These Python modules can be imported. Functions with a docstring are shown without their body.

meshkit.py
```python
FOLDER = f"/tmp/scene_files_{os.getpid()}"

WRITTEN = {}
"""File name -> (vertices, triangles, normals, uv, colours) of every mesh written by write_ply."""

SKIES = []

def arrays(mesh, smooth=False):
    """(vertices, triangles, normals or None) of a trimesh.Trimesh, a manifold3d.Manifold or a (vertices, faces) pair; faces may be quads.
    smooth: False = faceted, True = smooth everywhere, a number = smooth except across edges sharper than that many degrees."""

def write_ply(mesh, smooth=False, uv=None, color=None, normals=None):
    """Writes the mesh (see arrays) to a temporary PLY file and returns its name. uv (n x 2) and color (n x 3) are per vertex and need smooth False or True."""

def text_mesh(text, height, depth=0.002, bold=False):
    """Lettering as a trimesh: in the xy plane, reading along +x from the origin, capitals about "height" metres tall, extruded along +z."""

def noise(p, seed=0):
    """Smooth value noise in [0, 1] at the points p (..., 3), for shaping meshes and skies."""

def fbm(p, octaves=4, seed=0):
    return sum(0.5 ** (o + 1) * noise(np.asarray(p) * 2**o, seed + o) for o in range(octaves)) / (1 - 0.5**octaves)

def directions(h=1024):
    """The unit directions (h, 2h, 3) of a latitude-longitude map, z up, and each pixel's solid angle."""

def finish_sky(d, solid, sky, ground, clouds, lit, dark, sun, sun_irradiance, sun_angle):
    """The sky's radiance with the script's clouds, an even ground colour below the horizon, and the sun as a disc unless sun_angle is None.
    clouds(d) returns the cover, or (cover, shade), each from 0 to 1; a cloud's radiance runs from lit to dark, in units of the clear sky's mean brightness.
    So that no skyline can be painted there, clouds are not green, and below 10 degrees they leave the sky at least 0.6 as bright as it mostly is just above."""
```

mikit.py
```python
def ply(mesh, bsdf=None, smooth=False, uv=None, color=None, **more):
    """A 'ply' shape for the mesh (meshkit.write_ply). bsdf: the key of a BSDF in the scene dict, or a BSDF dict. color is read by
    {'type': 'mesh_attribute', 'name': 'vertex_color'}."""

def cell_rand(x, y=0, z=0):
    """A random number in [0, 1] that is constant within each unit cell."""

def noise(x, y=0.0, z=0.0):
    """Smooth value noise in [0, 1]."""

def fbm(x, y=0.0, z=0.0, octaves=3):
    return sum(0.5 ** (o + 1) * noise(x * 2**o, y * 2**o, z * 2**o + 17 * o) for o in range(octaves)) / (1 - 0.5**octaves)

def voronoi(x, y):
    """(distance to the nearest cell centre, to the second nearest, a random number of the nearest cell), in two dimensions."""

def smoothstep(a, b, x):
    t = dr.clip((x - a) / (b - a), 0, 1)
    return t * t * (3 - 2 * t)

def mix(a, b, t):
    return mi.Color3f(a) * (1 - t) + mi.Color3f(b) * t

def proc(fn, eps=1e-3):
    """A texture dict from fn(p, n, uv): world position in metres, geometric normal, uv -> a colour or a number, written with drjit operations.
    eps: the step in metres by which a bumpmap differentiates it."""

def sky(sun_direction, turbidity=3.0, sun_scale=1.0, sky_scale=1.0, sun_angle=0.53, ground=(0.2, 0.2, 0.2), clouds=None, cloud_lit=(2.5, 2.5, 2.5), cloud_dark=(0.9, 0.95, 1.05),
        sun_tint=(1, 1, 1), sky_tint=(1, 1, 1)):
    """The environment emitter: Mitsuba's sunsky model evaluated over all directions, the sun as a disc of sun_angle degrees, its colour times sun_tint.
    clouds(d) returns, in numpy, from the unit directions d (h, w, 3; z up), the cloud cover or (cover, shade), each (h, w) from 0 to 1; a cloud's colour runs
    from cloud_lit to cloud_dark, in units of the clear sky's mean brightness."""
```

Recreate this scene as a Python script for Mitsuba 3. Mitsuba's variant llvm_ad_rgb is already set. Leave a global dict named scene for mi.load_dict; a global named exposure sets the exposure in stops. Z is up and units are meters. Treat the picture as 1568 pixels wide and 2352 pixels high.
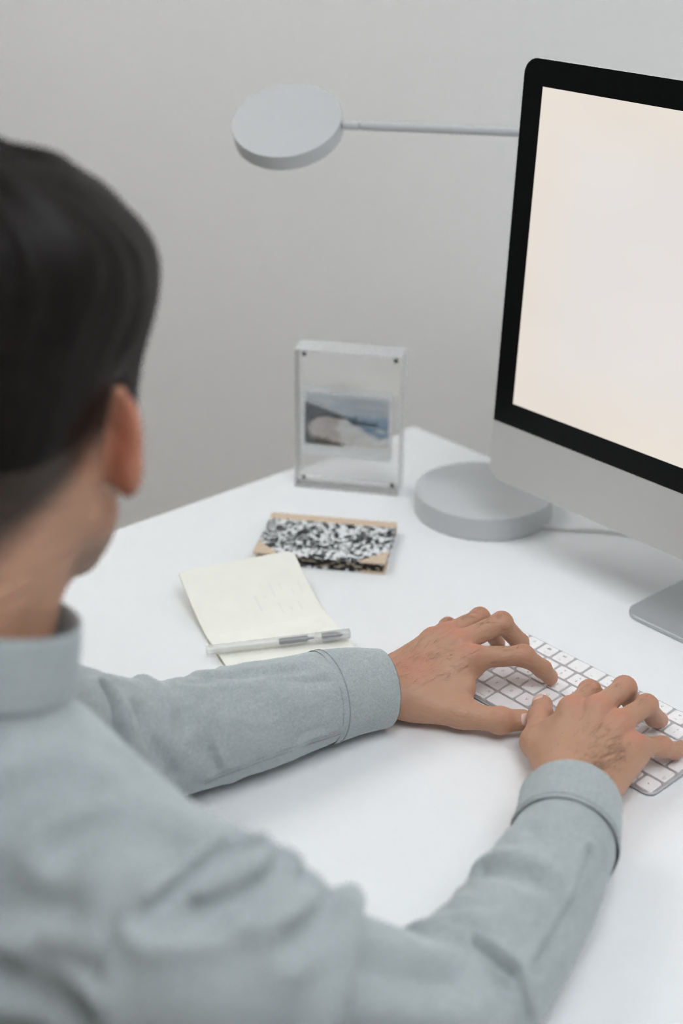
import math, random
import numpy as np
import trimesh
import drjit as dr
import mitsuba as mi
import shapely
from shapely.geometry import Polygon, box as sbox
import manifold3d as m3
import mikit, meshkit
from mikit import proc, fbm, noise, mix, smoothstep, voronoi

T = mi.ScalarTransform4f
scene, labels = {}, {}
rng = np.random.default_rng(7)
Z0 = 0.74                      # height of the desk top above the floor; builders work with z = 0 on the desk

# ------------------------------------------------------------------ camera, sky, lights, exposure
LAMPS = (4.4, 5.9, 0.02)          # radiance of the three ceiling panels, out of view, balanced over desk and wall
SKY = 1.0
exposure = 0.12
EYE = np.array([0.6925, -0.9316, 0.7538 + Z0])
YAW, PITCH, ROLL = -0.8276, 0.4494, 0.0137
_f = np.array([math.sin(YAW) * math.cos(PITCH), math.cos(YAW) * math.cos(PITCH), -math.sin(PITCH)])
_r = np.array([math.cos(YAW), -math.sin(YAW), 0.0])
_u = np.cross(_r, _f)
_up = -math.sin(ROLL) * _r + math.cos(ROLL) * _u
scene['camera'] = {'type': 'thinlens', 'fov': math.degrees(2 * math.atan(784 / 3267.0)), 'fov_axis': 'x',
                   'aperture_radius': 0.0088, 'focus_distance': 1.33, 'near_clip': 0.05, 'far_clip': 50.0,
                   'to_world': T().look_at(origin=EYE.tolist(), target=(EYE + _f).tolist(), up=_up.tolist())}
scene['sky'] = mikit.sky((0.8, -0.5, 0.6), turbidity=4.0, sun_scale=0.0, sky_scale=SKY, ground=(0.35, 0.34, 0.32),
                         clouds=lambda d: np.ones(d.shape[:2]), cloud_lit=(1.0, 1.0, 1.0), cloud_dark=(1.0, 1.0, 1.0))

# ------------------------------------------------------------------ helpers
def obj(key, mesh, mat, smooth=False, lab=None, cat=None, group=None, kind=None, raw=None, **kw):
    """one entry of the scene; meshes are built on the desk's own height and lifted here"""
    if raw is None:
        v, f, n = meshkit.arrays(mesh, smooth)
        v = v.copy(); v[:, 2] += Z0
        path = meshkit.write_ply((v, f), False, kw.pop('uv', None), kw.pop('color', None), normals=n)
        d = {'type': 'ply', 'filename': path, 'face_normals': n is None, 'bsdf': {'type': 'ref', 'id': mat}, **kw}
    else:
        d = {**raw, **kw}
    scene[key] = d
    tag(key, lab, cat, group, kind)
    return key

def tag(key, lab=None, cat=None, group=None, kind=None):
    e = {k: v for k, v in (('label', lab), ('category', cat), ('group', group), ('kind', kind)) if v}
    if e:
        labels[key] = {**labels.get(key, {}), **e}

def cat(*ms):
    return trimesh.util.concatenate([m for m in ms])

def man(m):
    """manifold -> trimesh"""
    k = m.to_mesh()
    return trimesh.Trimesh(k.vert_properties[:, :3], k.tri_verts, process=False)

def rpoly(x0, y0, x1, y1, r, n=8):
    return sbox(x0 + r, y0 + r, x1 - r, y1 - r).buffer(r, quad_segs=n) if r > 0 else sbox(x0, y0, x1, y1)

def extrude(poly, z0, z1):
    m = trimesh.creation.extrude_polygon(poly, z1 - z0, engine='earcut')
    m.apply_translation([0, 0, z0])
    return m

def slab(poly, z0, z1, c=0.0, n=3):
    """extruded polygon whose upper and lower rims are rounded by c (stack of insets, hulled; convex outlines only)"""
    if c <= 0:
        return extrude(poly, z0, z1)
    pts = []
    for k in range(n + 1):
        a = k / n * math.pi / 2
        q = np.array(poly.buffer(-c * (1 - math.sin(a)) - 1e-6, quad_segs=4).exterior.coords)[:-1]
        for z in (z1 - c + c * math.cos(a), z0 + c - c * math.cos(a)):
            pts.append(np.c_[q, np.full(len(q), z)])
    return man(m3.Manifold.hull_points(np.vstack(pts)))

def rbox(x0, y0, z0, x1, y1, z1, r=0.002, vr=None, n=3):
    return slab(rpoly(x0, y0, x1, y1, vr if vr is not None else r, 6), z0, z1, r, n)

def lathe(profile, n=96, center=(0, 0, 0)):
    p = np.array(profile, float)
    a = np.linspace(0, 2 * np.pi, n, endpoint=False)
    v = np.stack([p[:, None, 0] * np.cos(a), p[:, None, 0] * np.sin(a), np.repeat(p[:, 1:], n, 1)], -1).reshape(-1, 3)
    k, i = np.meshgrid(np.arange(len(p) - 1), np.arange(n), indexing='ij')
    a0, a1, b0, b1 = k * n + i, k * n + (i + 1) % n, (k + 1) * n + i, (k + 1) * n + (i + 1) % n
    f = np.stack([np.stack([a0, a1, b1], -1), np.stack([a0, b1, b0], -1)]).reshape(-1, 3)
    m = trimesh.Trimesh(v + np.array(center), f, process=False)
    m.merge_vertices(); m.update_faces(m.nondegenerate_faces())
    return m

def disc_solid(r, z0, z1, c=0.001, n=96, cs=4):
    pr = [(0, z0)]
    for k in range(cs + 1):
        a = k / cs * math.pi / 2
        pr.append((r - c + c * math.sin(a), z0 + c - c * math.cos(a)))
    for k in range(cs + 1):
        a = k / cs * math.pi / 2
        pr.append((r - c + c * math.cos(a), z1 - c + c * math.sin(a)))
    pr.append((0, z1))
    return lathe(pr, n)

def frame_to(m, o, x, y, z):
    """moves a mesh from its own axes to the axes x, y, z at o"""
    M = np.eye(4); M[:3, 0], M[:3, 1], M[:3, 2], M[:3, 3] = x, y, z, o
    m = m.copy(); m.apply_transform(M)
    return m

def rod(a, b, r, n=24, r2=None):
    a, b = np.array(a, float), np.array(b, float)
    z = (b - a); L = np.linalg.norm(z); z /= L
    x = np.cross(z, [0, 0, 1] if abs(z[2]) < .9 else [1, 0, 0]); x /= np.linalg.norm(x)
    c = min(r * .3, L * .2); r2 = r if r2 is None else r2
    return frame_to(lathe([(0, 0), (r - c, 0), (r, c), (r2, L - c), (r2 - c, L), (0, L)], n), a, x, np.cross(z, x), z)

def tube(pts, r, n=10, closed=False):
    """a tube along a polyline with parallel-transported frames; r a number or one per point"""
    p = np.array(pts, float); r = np.broadcast_to(r, (len(p),))
    t = np.gradient(p, axis=0); t /= np.linalg.norm(t, axis=1, keepdims=True)
    x = np.cross(t[0], [0, 0, 1] if abs(t[0][2]) < .9 else [1, 0, 0]); x /= np.linalg.norm(x)
    rings, a = [], np.linspace(0, 2 * np.pi, n, endpoint=False)
    for k in range(len(p)):
        x = x - t[k] * (x @ t[k]); x /= np.linalg.norm(x)
        y = np.cross(t[k], x)
        rings.append(p[k] + r[k] * (np.cos(a)[:, None] * x + np.sin(a)[:, None] * y))
    v = np.vstack(rings + [p[:1], p[-1:]])
    K = len(p); f = []
    for k in range(K - 1):
        for i in range(n):
            j = (i + 1) % n
            f += [(k * n + i, k * n + j, (k + 1) * n + j), (k * n + i, (k + 1) * n + j, (k + 1) * n + i)]
    for i in range(n):
        j = (i + 1) % n
        f += [(K * n, j, i), (K * n + 1, (K - 1) * n + i, (K - 1) * n + j)]
    return trimesh.Trimesh(v, np.array(f), process=False)

def spline(pts, n):
    """Catmull-Rom through rows of pts, n samples"""
    p = np.array(pts, float); K = len(p)
    q = np.vstack([2 * p[0] - p[1], p, 2 * p[-1] - p[-2]])
    d = np.linalg.norm(np.diff(p[:, :3], axis=0), axis=1); s = np.r_[0, np.cumsum(d)]
    u = np.linspace(0, s[-1], n); k = np.clip(np.searchsorted(s, u, side='right') - 1, 0, K - 2)
    t = ((u - s[k]) / d[k])[:, None]
    a, b, c, e = q[k], q[k + 1], q[k + 2], q[k + 3]
    return .5 * (2 * b + (c - a) * t + (2 * a - 5 * b + 4 * c - e) * t**2 + (3 * b - a - 3 * c + e) * t**3), u

def rgb(*c):
    return {'type': 'rgb', 'value': [float(x) for x in c]}

def mat(key, col, rough=0.5, spec=0.5, metal=0.0, bump=None, **kw):
    d = {'type': 'principled', 'base_color': col if isinstance(col, dict) else rgb(*col), 'roughness': rough, 'specular': spec, 'metallic': metal, **kw}
    if bump:
        d = {'type': 'bumpmap', 'tex': proc(bump[0], bump[2]), 'scale': bump[1], 'bsdf': d}
    scene[key] = {'type': 'twosided', 'bsdf': d}

# ------------------------------------------------------------------ materials
mat('mat_wall', proc(lambda p, n, uv: mix((.855, .86, .86), (.885, .89, .89), fbm(p.x * 3, p.y * 3, p.z * 3))), .8, .2,
    bump=(lambda p, n, uv: fbm(p.x * 160, p.y * 160, p.z * 160), .0004, .002))

mat('mat_ceiling', (.8, .8, .8), .9, .2)
mat('mat_floor', proc(lambda p, n, uv: mix((.20, .17, .145), (.27, .235, .20), fbm(p.x * 2, p.y * 30, 0))), .5, .4)
mat('mat_trim', (.75, .75, .75), .5, .4)
mat('mat_desk', proc(lambda p, n, uv: mix((.758, .772, .782), (.773, .787, .797), fbm(p.x * 4, p.y * 4, 0))), .42, .35)
mat('mat_steel', (.75, .75, .76), .4, .5)
mat('mat_aluminium', proc(lambda p, n, uv: mix((.545, .545, .535), (.585, .585, .575), noise(p.x * 2500, p.y * 2500, p.z * 2500))), .42, .5, .30)
mat('mat_foot', (.46, .48, .49), .36, .5, .65)
mat('mat_bezel', (.0045, .005, .0052), .22, .10)
mat('mat_lamp', (.500, .513, .522), .55, .3)
mat('mat_diffuser', (.8, .8, .78), .6, .3)
mat('mat_case', (.56, .56, .57), .38, .5, .6)
mat('mat_key', (.82, .81, .815), .42, .4)
mat('mat_legend', (.23, .23, .24), .6, .3)
mat('mat_key_gap', (.06, .06, .06), .7, .2)
mat('mat_tan', proc(lambda p, n, uv: mix((.55, .44, .32), (.62, .50, .38), fbm(p.x * 300, p.y * 300, p.z * 300))), .7, .2)
mat('mat_cream', (.80, .80, .72), .75, .2)
mat('mat_white_cable', (.8, .8, .8), .45, .4)
mat('mat_trouser', (.05, .055, .07), .85, .2)
mat('mat_chair', (.08, .08, .085), .6, .3)
mat('mat_shoe', (.03, .03, .03), .5, .4)
mat('mat_ink', (.035, .045, .07), .35, .5)
scene['mat_acrylic'] = {'type': 'dielectric', 'int_ior': 1.49, 'ext_ior': 1.0}
scene['mat_acrylic_edge'] = {'type': 'blendbsdf', 'weight': .62, 'a': {'type': 'dielectric', 'int_ior': 1.49, 'ext_ior': 1.0}, 'b': {'type': 'twosided', 'bsdf': {'type': 'diffuse', 'reflectance': rgb(.90, .91, .915)}}}  # diffuse white mixed into the cut edges so they look bright
scene['mat_pane'] = {'type': 'thindielectric', 'int_ior': 1.5}
scene['mat_frosted'] = {'type': 'blendbsdf', 'weight': .30, 'a': {'type': 'thindielectric', 'int_ior': 1.45},
                        'b': {'type': 'twosided', 'bsdf': {'type': 'principled', 'base_color': rgb(.82, .82, .80), 'roughness': .35, 'specular': .5}}}
scene['mat_clear'] = {'type': 'blendbsdf', 'weight': .22, 'a': {'type': 'thindielectric', 'int_ior': 1.45},
                      'b': {'type': 'twosided', 'bsdf': {'type': 'principled', 'base_color': rgb(.78, .79, .80), 'roughness': .3, 'specular': .5}}}

# ------------------------------------------------------------------ the setting
def quad_box(x0, y0, z0, x1, y1, z1):
    return trimesh.creation.box(bounds=[[x0, y0, z0], [x1, y1, z1]])

FZ, CZ = -Z0, 2.62 - Z0          # floor and ceiling on the desk's scale
XL, XR, YB, YF = -2.9, 2.3, 0.60, -4.4
obj('floor', quad_box(XL - .1, YF - .1, FZ - .08, XR + .1, YB + .1, FZ), 'mat_floor', kind='structure')
obj('ceiling', quad_box(XL - .1, YF - .1, CZ, XR + .1, YB + .1, CZ + .08), 'mat_ceiling', kind='structure')
obj('wall_back', quad_box(XL - .1, YB, FZ, XR + .1, YB + .1, CZ), 'mat_wall', kind='structure')
obj('wall_left', quad_box(XL - .1, YF, FZ, XL, YB, CZ), 'mat_wall', kind='structure')
obj('wall_front', quad_box(XL - .1, YF - .1, FZ, XR + .1, YF, CZ), 'mat_wall', kind='structure')
# right wall, out of view, with one unseen window placed for cool side light
wy0, wy1, wz0, wz1 = -2.3, 0.0, FZ + .85, FZ + 2.35
obj('wall_right', cat(quad_box(XR, YF, FZ, XR + .1, YB, wz0), quad_box(XR, YF, wz1, XR + .1, YB, CZ),
                      quad_box(XR, YF, wz0, XR + .1, wy0, wz1), quad_box(XR, wy1, wz0, XR + .1, YB, wz1)), 'mat_wall', kind='structure')
fr_ = .05
obj('unseen_window_1__frame', cat(quad_box(XR + .02, wy0, wz0, XR + .08, wy1, wz0 + fr_), quad_box(XR + .02, wy0, wz1 - fr_, XR + .08, wy1, wz1),
                           quad_box(XR + .02, wy0, wz0 + fr_, XR + .08, wy0 + fr_, wz1 - fr_), quad_box(XR + .02, wy1 - fr_, wz0 + fr_, XR + .08, wy1, wz1 - fr_),
                           quad_box(XR + .02, (wy0 + wy1) / 2 - .03, wz0 + fr_, XR + .08, (wy0 + wy1) / 2 + .03, wz1 - fr_)), 'mat_trim')
tag('unseen_window_1', kind='structure')
for k_, (a_, b_) in enumerate(((wy0 + fr_, (wy0 + wy1) / 2 - .03), ((wy0 + wy1) / 2 + .03, wy1 - fr_))):
    vv = np.array([[XR + .05, a_, wz0 + fr_], [XR + .05, b_, wz0 + fr_], [XR + .05, b_, wz1 - fr_], [XR + .05, a_, wz1 - fr_]])
    obj('unseen_window_1__pane' + ('' if k_ == 0 else '_001'), (vv, np.array([[0, 1, 2, 3]])), 'mat_pane')
obj('baseboard_back', quad_box(XL, YB - .012, FZ, XR, YB, FZ + .06), 'mat_trim', kind='structure')
# unseen ceiling luminaire lighting desk and wall: a diffuse panel in a thin frame
def unseen_ceiling_light(key, cx, cy, w, d, power, lab, tint):
    z = CZ - .04
    obj(key + '__frame', cat(quad_box(cx - w / 2 - .03, cy - d / 2 - .03, z, cx + w / 2 + .03, cy - d / 2, CZ), quad_box(cx - w / 2 - .03, cy + d / 2, z, cx + w / 2 + .03, cy + d / 2 + .03, CZ),
                             quad_box(cx - w / 2 - .03, cy - d / 2, z, cx - w / 2, cy + d / 2, CZ), quad_box(cx + w / 2, cy - d / 2, z, cx + w / 2 + .03, cy + d / 2, CZ)), 'mat_trim')
    vv = np.array([[cx - w / 2, cy - d / 2, z + .01], [cx - w / 2, cy + d / 2, z + .01], [cx + w / 2, cy + d / 2, z + .01], [cx + w / 2, cy - d / 2, z + .01]])
    obj(key + '__diffuser', (vv, np.array([[0, 1, 2, 3]])), 'mat_diffuser', emitter={'type': 'area', 'radiance': rgb(*(power * t_ for t_ in tint))})
    tag(key, lab, 'ceiling light')
unseen_ceiling_light('unseen_ceiling_light', -1.50, -0.62, 1.3, 1.0, LAMPS[0], 'unseen square white ceiling light panel lighting the left part of the room', (1.0, 1.0, .985))
unseen_ceiling_light('unseen_ceiling_light_001', 0.90, -0.62, 1.3, 1.0, LAMPS[1], 'unseen square white ceiling light panel lighting the desk and the monitor', (.965, 1.0, 1.045))
unseen_ceiling_light('unseen_ceiling_light_002', 0.0, -2.50, 2.6, 1.2, LAMPS[2], 'unseen long white ceiling light panel in the middle of the room', (.98, 1.0, 1.03))

# ------------------------------------------------------------------ desk
DX0, DX1, DY0, DY1 = -.597, 1.003, -.412, .388
obj('desk__tabletop', rbox(DX0, DY0, -.026, DX1, DY1, 0, .0015, .004), 'mat_desk', 30)
for k_, (x, y) in enumerate(((DX0 + .06, DY0 + .06), (DX1 - .06, DY0 + .06), (DX0 + .06, DY1 - .06), (DX1 - .06, DY1 - .06))):
    obj('desk__leg' + (f'_{k_:03d}' if k_ else ''), rbox(x - .025, y - .025, FZ, x + .025, y + .025, -.026, .002), 'mat_steel', 30)
tag('desk', 'wide white laminate desk with all the things on it', 'desk')

# ------------------------------------------------------------------ monitor
MYAW, MX, MY, MZ, MT = -.016, -.279, .1888, .1602, .0355
MW, SH, BZ, CH = .650, .3357, .0266, .069
GH = SH + 2 * BZ
mu = np.array([math.cos(MYAW), math.sin(MYAW), 0]); mb = np.array([-math.sin(MYAW), math.cos(MYAW), 0])
mv = np.array([0, 0, math.cos(MT)]) + mb * math.sin(MT); mn = np.cross(mu, mv)      # mn points out of the screen
MO = np.array([MX, MY, MZ])
def mon(m):
    return frame_to(m, MO, mu, mv, mn)
outer = rpoly(0, -CH, MW, GH, .017, 12)
front = slab(outer, -.0055, -.0006, .0008)
# bulging back: shrinking outlines, hulled
bp = []
for sc, zz in ((.985, -.005), (.93, -.011), (.80, -.021), (.58, -.032), (.36, -.039), (.15, -.042)):
    q = np.array(outer.exterior.coords)[:-1]; c_ = np.array([MW / 2, (GH - CH) / 2])
    bp.append(np.c_[c_ + (q - c_) * sc, np.full(len(q), zz)])
back = man(m3.Manifold.hull_points(np.vstack(bp)))
obj('monitor__case', mon(cat(front, back)), 'mat_aluminium', 25, 'silver aluminium chin and back shell')
glass_poly = outer.intersection(sbox(-1, 0, 2, 2))
obj('monitor__bezel', mon(extrude(glass_poly.buffer(-.0004), -.0006, 0.0)), 'mat_bezel', False, 'black glass border')
sv = [[BZ, BZ, .0002], [MW - BZ, BZ, .0002], [MW - BZ, BZ + SH, .0002], [BZ, BZ + SH, .0002]]
g_ = 24
gu, gv = np.meshgrid(np.linspace(0, 1, g_), np.linspace(0, 1, g_), indexing='ij')
vv = MO + (BZ + gu.reshape(-1, 1) * (MW - 2 * BZ)) * mu + (BZ + gv.reshape(-1, 1) * SH) * mv + .0002 * mn
ii, jj = np.meshgrid(np.arange(g_ - 1), np.arange(g_ - 1), indexing='ij'); q0 = ii * g_ + jj
ff = np.stack([q0, q0 + g_, q0 + g_ + 1, q0 + 1], -1).reshape(-1, 4)
scr = (vv, ff)
SCREEN = 1.0
def screen_colour(p, n, uv):
    # a pale picture: warm towards its borders, a little cooler in the middle
    e = dr.minimum(dr.minimum(uv.x * 1.75, (1 - uv.x) * 1.75), dr.minimum(uv.y, 1 - uv.y))
    w = smoothstep(.0, .30, e + .12 * (fbm(uv.x * 5, uv.y * 4, 2) - .5))
    return mix((.740, .680, .610), (.715, .682, .660), w) * (.94 + .10 * fbm(uv.x * 3, uv.y * 3, 5)) * SCREEN
obj('monitor__screen', scr, 'mat_bezel', uv=np.c_[gu.ravel(), gv.ravel()], lab='lit pale cream screen', emitter={'type': 'area', 'radiance': proc(screen_colour)})
# foot and neck: one bent plate
fx0, fx1, fy = -.0775, .1685, .1831
prof = [(0, 0), (0, .0045), (.125, .0058), (.152, .012), (.165, .026), (.150, .16), (.120, .225), (.085, .26), (.0775, .255), (.110, .219), (.1425, .156), (.1595, .028), (.1525, .0155), (.185, .0045), (.20, 0)]
plate = extrude(rpoly(0, 0, fx1 - fx0, .205, .020, 10), .0004, .0052)
neckp = Polygon([(.118, .002), (.160, .006), (.176, .018), (.178, .045), (.146, .20), (.095, .275), (.086, .268), (.134, .195), (.1655, .045), (.1630, .022), (.152, .0125), (.118, .0095)])
neck = extrude(neckp, 0, .16)           # profile in (depth, height), swept across the width
neck = frame_to(neck, np.array([(fx1 - fx0) / 2 - .08, 0, 0]), np.array([0, 1, 0]), np.array([0, 0, 1]), np.array([1, 0, 0]))
stand = cat(slab(rpoly(0, 0, fx1 - fx0, .205, .020, 10), .0004, .0054, .0012), neck)
obj('monitor__stand', frame_to(stand, np.array([fx0, fy, 0]), mu, mb, np.array([0, 0, 1.])), 'mat_foot', 25, 'grey aluminium foot and neck')
tag('monitor', 'large silver desktop computer monitor with black border and lit screen', 'monitor')

# ------------------------------------------------------------------ keyboard
KP, KR, KYC = .01905, .0196, .0030
KX0, KX1, KY0, KY1 = -.1392, .1392, -.0560, .0632
KS = (.0109 - .0041) / (KY1 - KY0); KA = math.atan(KS)
kx_, ky_, kz_ = np.array([1., 0, 0]), np.array([0, math.cos(KA), math.sin(KA)]), np.array([0, -math.sin(KA), math.cos(KA)])
KO = np.array([0, 0, .0041 + (0 - KY0) * KS])
def kbf(m):
    return frame_to(m, KO, kx_, ky_, kz_)
kcase = kbf(slab(rpoly(KX0, KY0, KX1, KY1, .009, 8), -.0028, 0, .0008))
hull = m3.Manifold.hull_points(np.vstack([np.array([[x, y, z] for x in (KX0 + .004, KX1 - .004) for y, z in ((KY0 + .006, .0012), (KY1 - .004, .0012), (KY1 - .003, .004), (KY1 - .004, .0085), (KY0 + .006, .0022))])]))
obj('keyboard__case', cat(kcase, man(hull)), 'mat_case', 25, 'silver aluminium wedge case')
GAP = .0028
rows = [
    [(14.5 / 14 * i, 14.5 / 14, t) for i, t in enumerate(['esc', 'F1', 'F2', 'F3', 'F4', 'F5', 'F6', 'F7', 'F8', 'F9', 'F10', 'F11', 'F12', 'eject'])],
    [(i, 1, t) for i, t in enumerate(['\u00ba', '1', '2', '3', '4', '5', '6', '7', '8', '9', '0', "'", '\u00a1'])] + [(13, 1.5, 'del')],
    [(0, 1.5, 'tab')] + [(1.5 + i, 1, t) for i, t in enumerate(list('QWERTYUIOP') + ['`', '+'])],
    [(0, 1.75, 'caps')] + [(1.75 + i, 1, t) for i, t in enumerate(list('ASDFGHJKL') + ['\u00d1', '\u00b4', '\u00c7'])],
    [(0, 1.25, 'shiftl'), (1.25, 1, '<')] + [(2.25 + i, 1, t) for i, t in enumerate(list('ZXCVBNM') + [',', '.', '-'])] + [(12.25, 2.25, 'shiftr')],
    [(0, 1, 'fn'), (1, 1, 'control'), (2, 1, 'option'), (3, 1.25, 'cmdl'), (4.25, 5, 'space'), (9.25, 1.25, 'cmdr'), (10.5, 1, 'option'), (11.5, 1, 'left'), (13.5, 1, 'right')],
]
second = {'1': '!', '2': '"', '3': '\u00b7', '4': '$', '5': '%', '6': '&', '7': '/', '8': '(', '9': ')', '0': '=', "'": '?', '\u00a1': '\u00bf', '\u00ba': '\u00aa', '`': '^', '+': '*', '\u00b4': '\u00a8', '<': '>', ',': ';', '.': ':', '-': '_', 'E': '\u20ac'}
def ring2(poly, w):
    return poly.difference(poly.buffer(-w))
def glyph(t, h):
    m = meshkit.text_mesh(t, h, .00004)
    m.vertices[:, :2] -= (m.bounds[0][:2] + m.bounds[1][:2]) / 2
    return m
def flat(poly):
    gs = getattr(poly, 'geoms', [poly])
    return cat(*[extrude(g, 0, .00004) for g in gs])
def arrow_up(s):
    return Polygon([(0, s), (s, 0), (s * .45, 0), (s * .45, -s), (-s * .45, -s), (-s * .45, 0), (-s, 0)])
def speaker_icon(s, waves):
    g = [ring2(Polygon([(-s, -s * .35), (-s * .5, -s * .35), (s * .1, -s), (s * .1, s), (-s * .5, s * .35), (-s, s * .35)]), s * .16)]
    for k in range(waves):
        r_ = s * (.55 + .4 * k)
        arc = shapely.Point(s * .1, 0).buffer(r_ + s * .08).difference(shapely.Point(s * .1, 0).buffer(r_ - s * .08))
        g.append(arc.intersection(Polygon([(s * .1, 0), (s * 2.4, s * 1.5), (s * 2.4, -s * 1.5)])))
    return shapely.union_all(g)
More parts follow.
